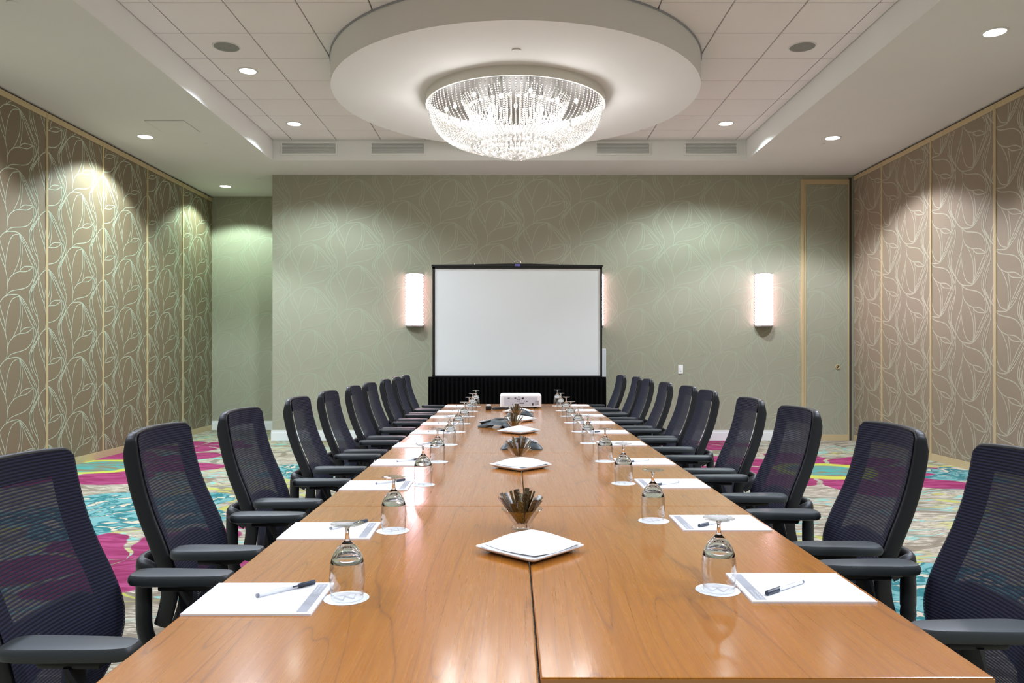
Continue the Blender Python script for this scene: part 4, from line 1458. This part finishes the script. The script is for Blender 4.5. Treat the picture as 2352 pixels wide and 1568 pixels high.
# ------------------------------------------------------------------ conference phones
def phone(x, y, rz, label, sc=1.0, sz_=1.0):
    e = tag(empty('conference_phone', (x, y, ZTAB), rz), label, 'phone', 'conference phones on the table')
    e.scale = (1, 1, sz_)
    NA, NR = 72, 12
    vs = []; fs = []
    def edge(a):
        c3 = cos(3 * a)
        return sc * (0.112 + 0.062 * max(0.0, c3) ** 1.6 - 0.012 * max(0.0, -c3))
    for j in range(NR + 1):
        t = j / NR
        for i in range(NA):
            a = 2 * pi * i / NA
            R = edge(a) * t
            leg = max(0.0, cos(3 * a))
            z = 0.066 * sc * (1 - 0.55 * t ** 2.2) - 0.012 * leg * t ** 2 - 0.008 * max(0, t - 0.85) / 0.15
            vs.append((R * cos(a), R * sin(a), z))
    rim0 = len(vs)
    for i in range(NA):
        a = 2 * pi * i / NA
        leg = max(0.0, cos(3 * a))
        arch = 0.002 + 0.020 * sc * (1 - min(1, leg * 2.2))
        vs.append((edge(a) * 0.985 * cos(a), edge(a) * 0.985 * sin(a), arch))
    for i in range(NA):
        a = 2 * pi * i / NA
        leg = max(0.0, cos(3 * a))
        arch = 0.002 + 0.020 * sc * (1 - min(1, leg * 2.2))
        vs.append((edge(a) * 0.5 * cos(a), edge(a) * 0.5 * sin(a), arch + 0.004))
    for j in range(NR):
        for i in range(NA):
            k = (i + 1) % NA
            fs.append((j * NA + i, (j + 1) * NA + i, (j + 1) * NA + k, j * NA + k))
    o_ = NR * NA
    for i in range(NA):
        k = (i + 1) % NA
        fs.append((o_ + i, rim0 + i, rim0 + k, o_ + k))
        fs.append((rim0 + i, rim0 + NA + i, rim0 + NA + k, rim0 + k))
    fs.append(tuple(rim0 + NA + i for i in reversed(range(NA))))
    MB().add(vs, fs).build('phone_body', M_PHONE, e, 50)
    # speaker grille rim, keypad and display on the first lobe
    MB().lathe([(0.001, 0.0672 * sc), (0.05 * sc, 0.0655 * sc), (0.054 * sc, 0.061 * sc), (0.05 * sc, 0.058 * sc)], 36).build('speaker_grille', M_PHONED, e, 50)
    kp = MB().rbox(0.075 * sc, 0.158 * sc, -0.034 * sc, 0.034 * sc, -0.003, 0.003, 0.002, 1, Matrix.Translation((0, 0, 0.046 * sc)) @ Matrix.Rotation(radians(11), 4, 'Y') @ Matrix.Translation((0, 0, 0.022 * sc)))
    kpo = kp.build('keypad', M_PHONED, e)
    bt = MB().rbox(-0.006, 0.006, -0.007, 0.007, 0, 0.003, 0.001, 1).mesh('key', M_GREYINK)
    Mx = Matrix.Translation((0, 0, 0.046 * sc)) @ Matrix.Rotation(radians(11), 4, 'Y') @ Matrix.Translation((0, 0, 0.0245 * sc))
    for r in range(4):
        for c_ in range(3):
            ob = link('key', bt, kpo)
            ob.matrix_local = Mx @ Matrix.Translation(((0.112 + 0.0135 * r) * sc, (c_ - 1) * 0.019 * sc, 0))
    ob = MB().box(-0.011, 0.011, -0.027, 0.027, 0, 0.0012).build('display', pmat('phone_display', lin(150, 160, 150), 0.2, bump=False), kpo)
    ob.matrix_local = Mx @ Matrix.Translation((0.089 * sc, 0, 0))
    # round button ring on another lobe
    for aa in (2 * pi / 3, 4 * pi / 3):
        rb = MB().lathe([(0.010, 0.0), (0.016, 0.0015), (0.022, 0.0)], 24).build('mute_button', M_GREYINK, e, 40)
        rb.matrix_local = Matrix.Rotation(aa, 4, 'Z') @ Matrix.Translation((0.105 * sc, 0, 0.0545 * sc)) @ Matrix.Rotation(radians(16), 4, 'Y')
    return e
phone(0.055, 4.46, radians(90), 'dark three-lobed conference phone between the third and fourth napkin plates from the projector', 0.8, 1.15)
phone(-0.085, 5.74, radians(188), 'dark three-lobed conference phone with its keypad lobe turned to the alcove side')
phone(0.068, 6.75, radians(90), 'dark three-lobed conference phone closest to the projector', 0.8, 1.15)

# ------------------------------------------------------------------ projector and its cable
px_, py_ = 0.088, 7.86
pj = tag(empty('projector', (px_, py_, ZTAB), 0), 'white projector with its port panel showing, at the far end of the table', 'projector')
bm = bmesh.new()
bmesh.ops.create_cube(bm, size=1.0)
bmesh.ops.scale(bm, vec=(0.414, 0.40, 0.118), verts=bm.verts)
bmesh.ops.translate(bm, vec=(0, 0.0, 0.018 + 0.059), verts=bm.verts)
top_e = [e_ for e_ in bm.edges if all(v.co.z > 0.1 for v in e_.verts)]
vert_e = [e_ for e_ in bm.edges if abs(e_.verts[0].co.z - e_.verts[1].co.z) > 0.05]
bmesh.ops.bevel(bm, geom=vert_e, offset=0.03, segments=4, profile=0.5, affect='EDGES')
top_e = [e_ for e_ in bm.edges if all(v.co.z > 0.13 for v in e_.verts)]
bmesh.ops.bevel(bm, geom=top_e, offset=0.012, segments=3, profile=0.5, affect='EDGES')
me = bpy.data.meshes.new('projector_body'); bm.to_mesh(me); bm.free()
me.materials.append(M_PROJ); smooth(me, 40)
link('projector_body', me, pj)
yf = -0.2
pp = MB().box(-0.165, 0.165, yf - 0.0015, yf, 0.03, 0.112).build('port_panel', M_PROJG, pj)
for x, z, w_, h_ in ((-0.12, 0.105, 0.022, 0.006), (-0.055, 0.105, 0.018, 0.008), (-0.02, 0.117, 0.012, 0.008), (0.02, 0.104, 0.02, 0.013), (0.062, 0.075, 0.02, 0.009), (0.035, 0.075, 0.007, 0.009),
                     (0.12, 0.044, 0.011, 0.026), (-0.03, 0.09, 0.007, 0.007), (-0.012, 0.09, 0.007, 0.007), (-0.03, 0.075, 0.007, 0.007), (-0.012, 0.075, 0.007, 0.007), (0.01, 0.055, 0.05, 0.008)):
    MB().box(x - w_ / 2, x + w_ / 2, yf - 0.003, yf - 0.0015, z - h_ / 2, z + h_ / 2).build('port', M_PHONED, pp)
vg = MB()
for k in range(7):
    vg.box(0.14, 0.18, yf - 0.0025, yf, 0.04 + k * 0.006, 0.043 + k * 0.006)
vg.build('vent_grille', M_GREYINK, pj)
for x in (-0.15, 0.15):
    for y in (-0.15, 0.15):
        MB().cyl(0.014, 0, 0.02, 14).build('foot', M_PHONED, pj, loc=(x, y, 0))
ln = MB().cyl(0.045, 0, 0.02, 28)
ln.v = [(v[0] - 0.08, 0.198 + v[2], 0.08 + v[1]) for v in ln.v]
ln.build('lens', M_PHONED, pj)

cb = tag(empty('power_cable', (-0.16, 7.5, ZTAB)), 'coiled black power cable with plug lying beside the projector', 'cable')
crd = MB()
pts = []
for i in range(60):
    t = i / 59
    a = t * 2 * pi * 3
    pts.append((0.045 + 0.075 * cos(a) * (1 - 0.2 * t), 0.03 * sin(a), 0.007 + 0.014 * t))
for i in range(1, 16):
    t = i / 15
    pts.append((0.045 + 0.06 + 0.10 * t, 0.03 * sin(pi * t), 0.021 - 0.014 * t))
crd.tube(pts, 0.006, 8)
crd.build('cord', M_PHONED, cb, 60)
MB().rbox(-0.098, -0.04, -0.03, 0.03, 0.0, 0.036, 0.008, 2).build('adapter_block', M_PHONED, cb)
MB().rbox(-0.092, -0.046, -0.024, 0.024, 0.036, 0.052, 0.006, 2).build('white_plug', M_WHITEPL, cb)
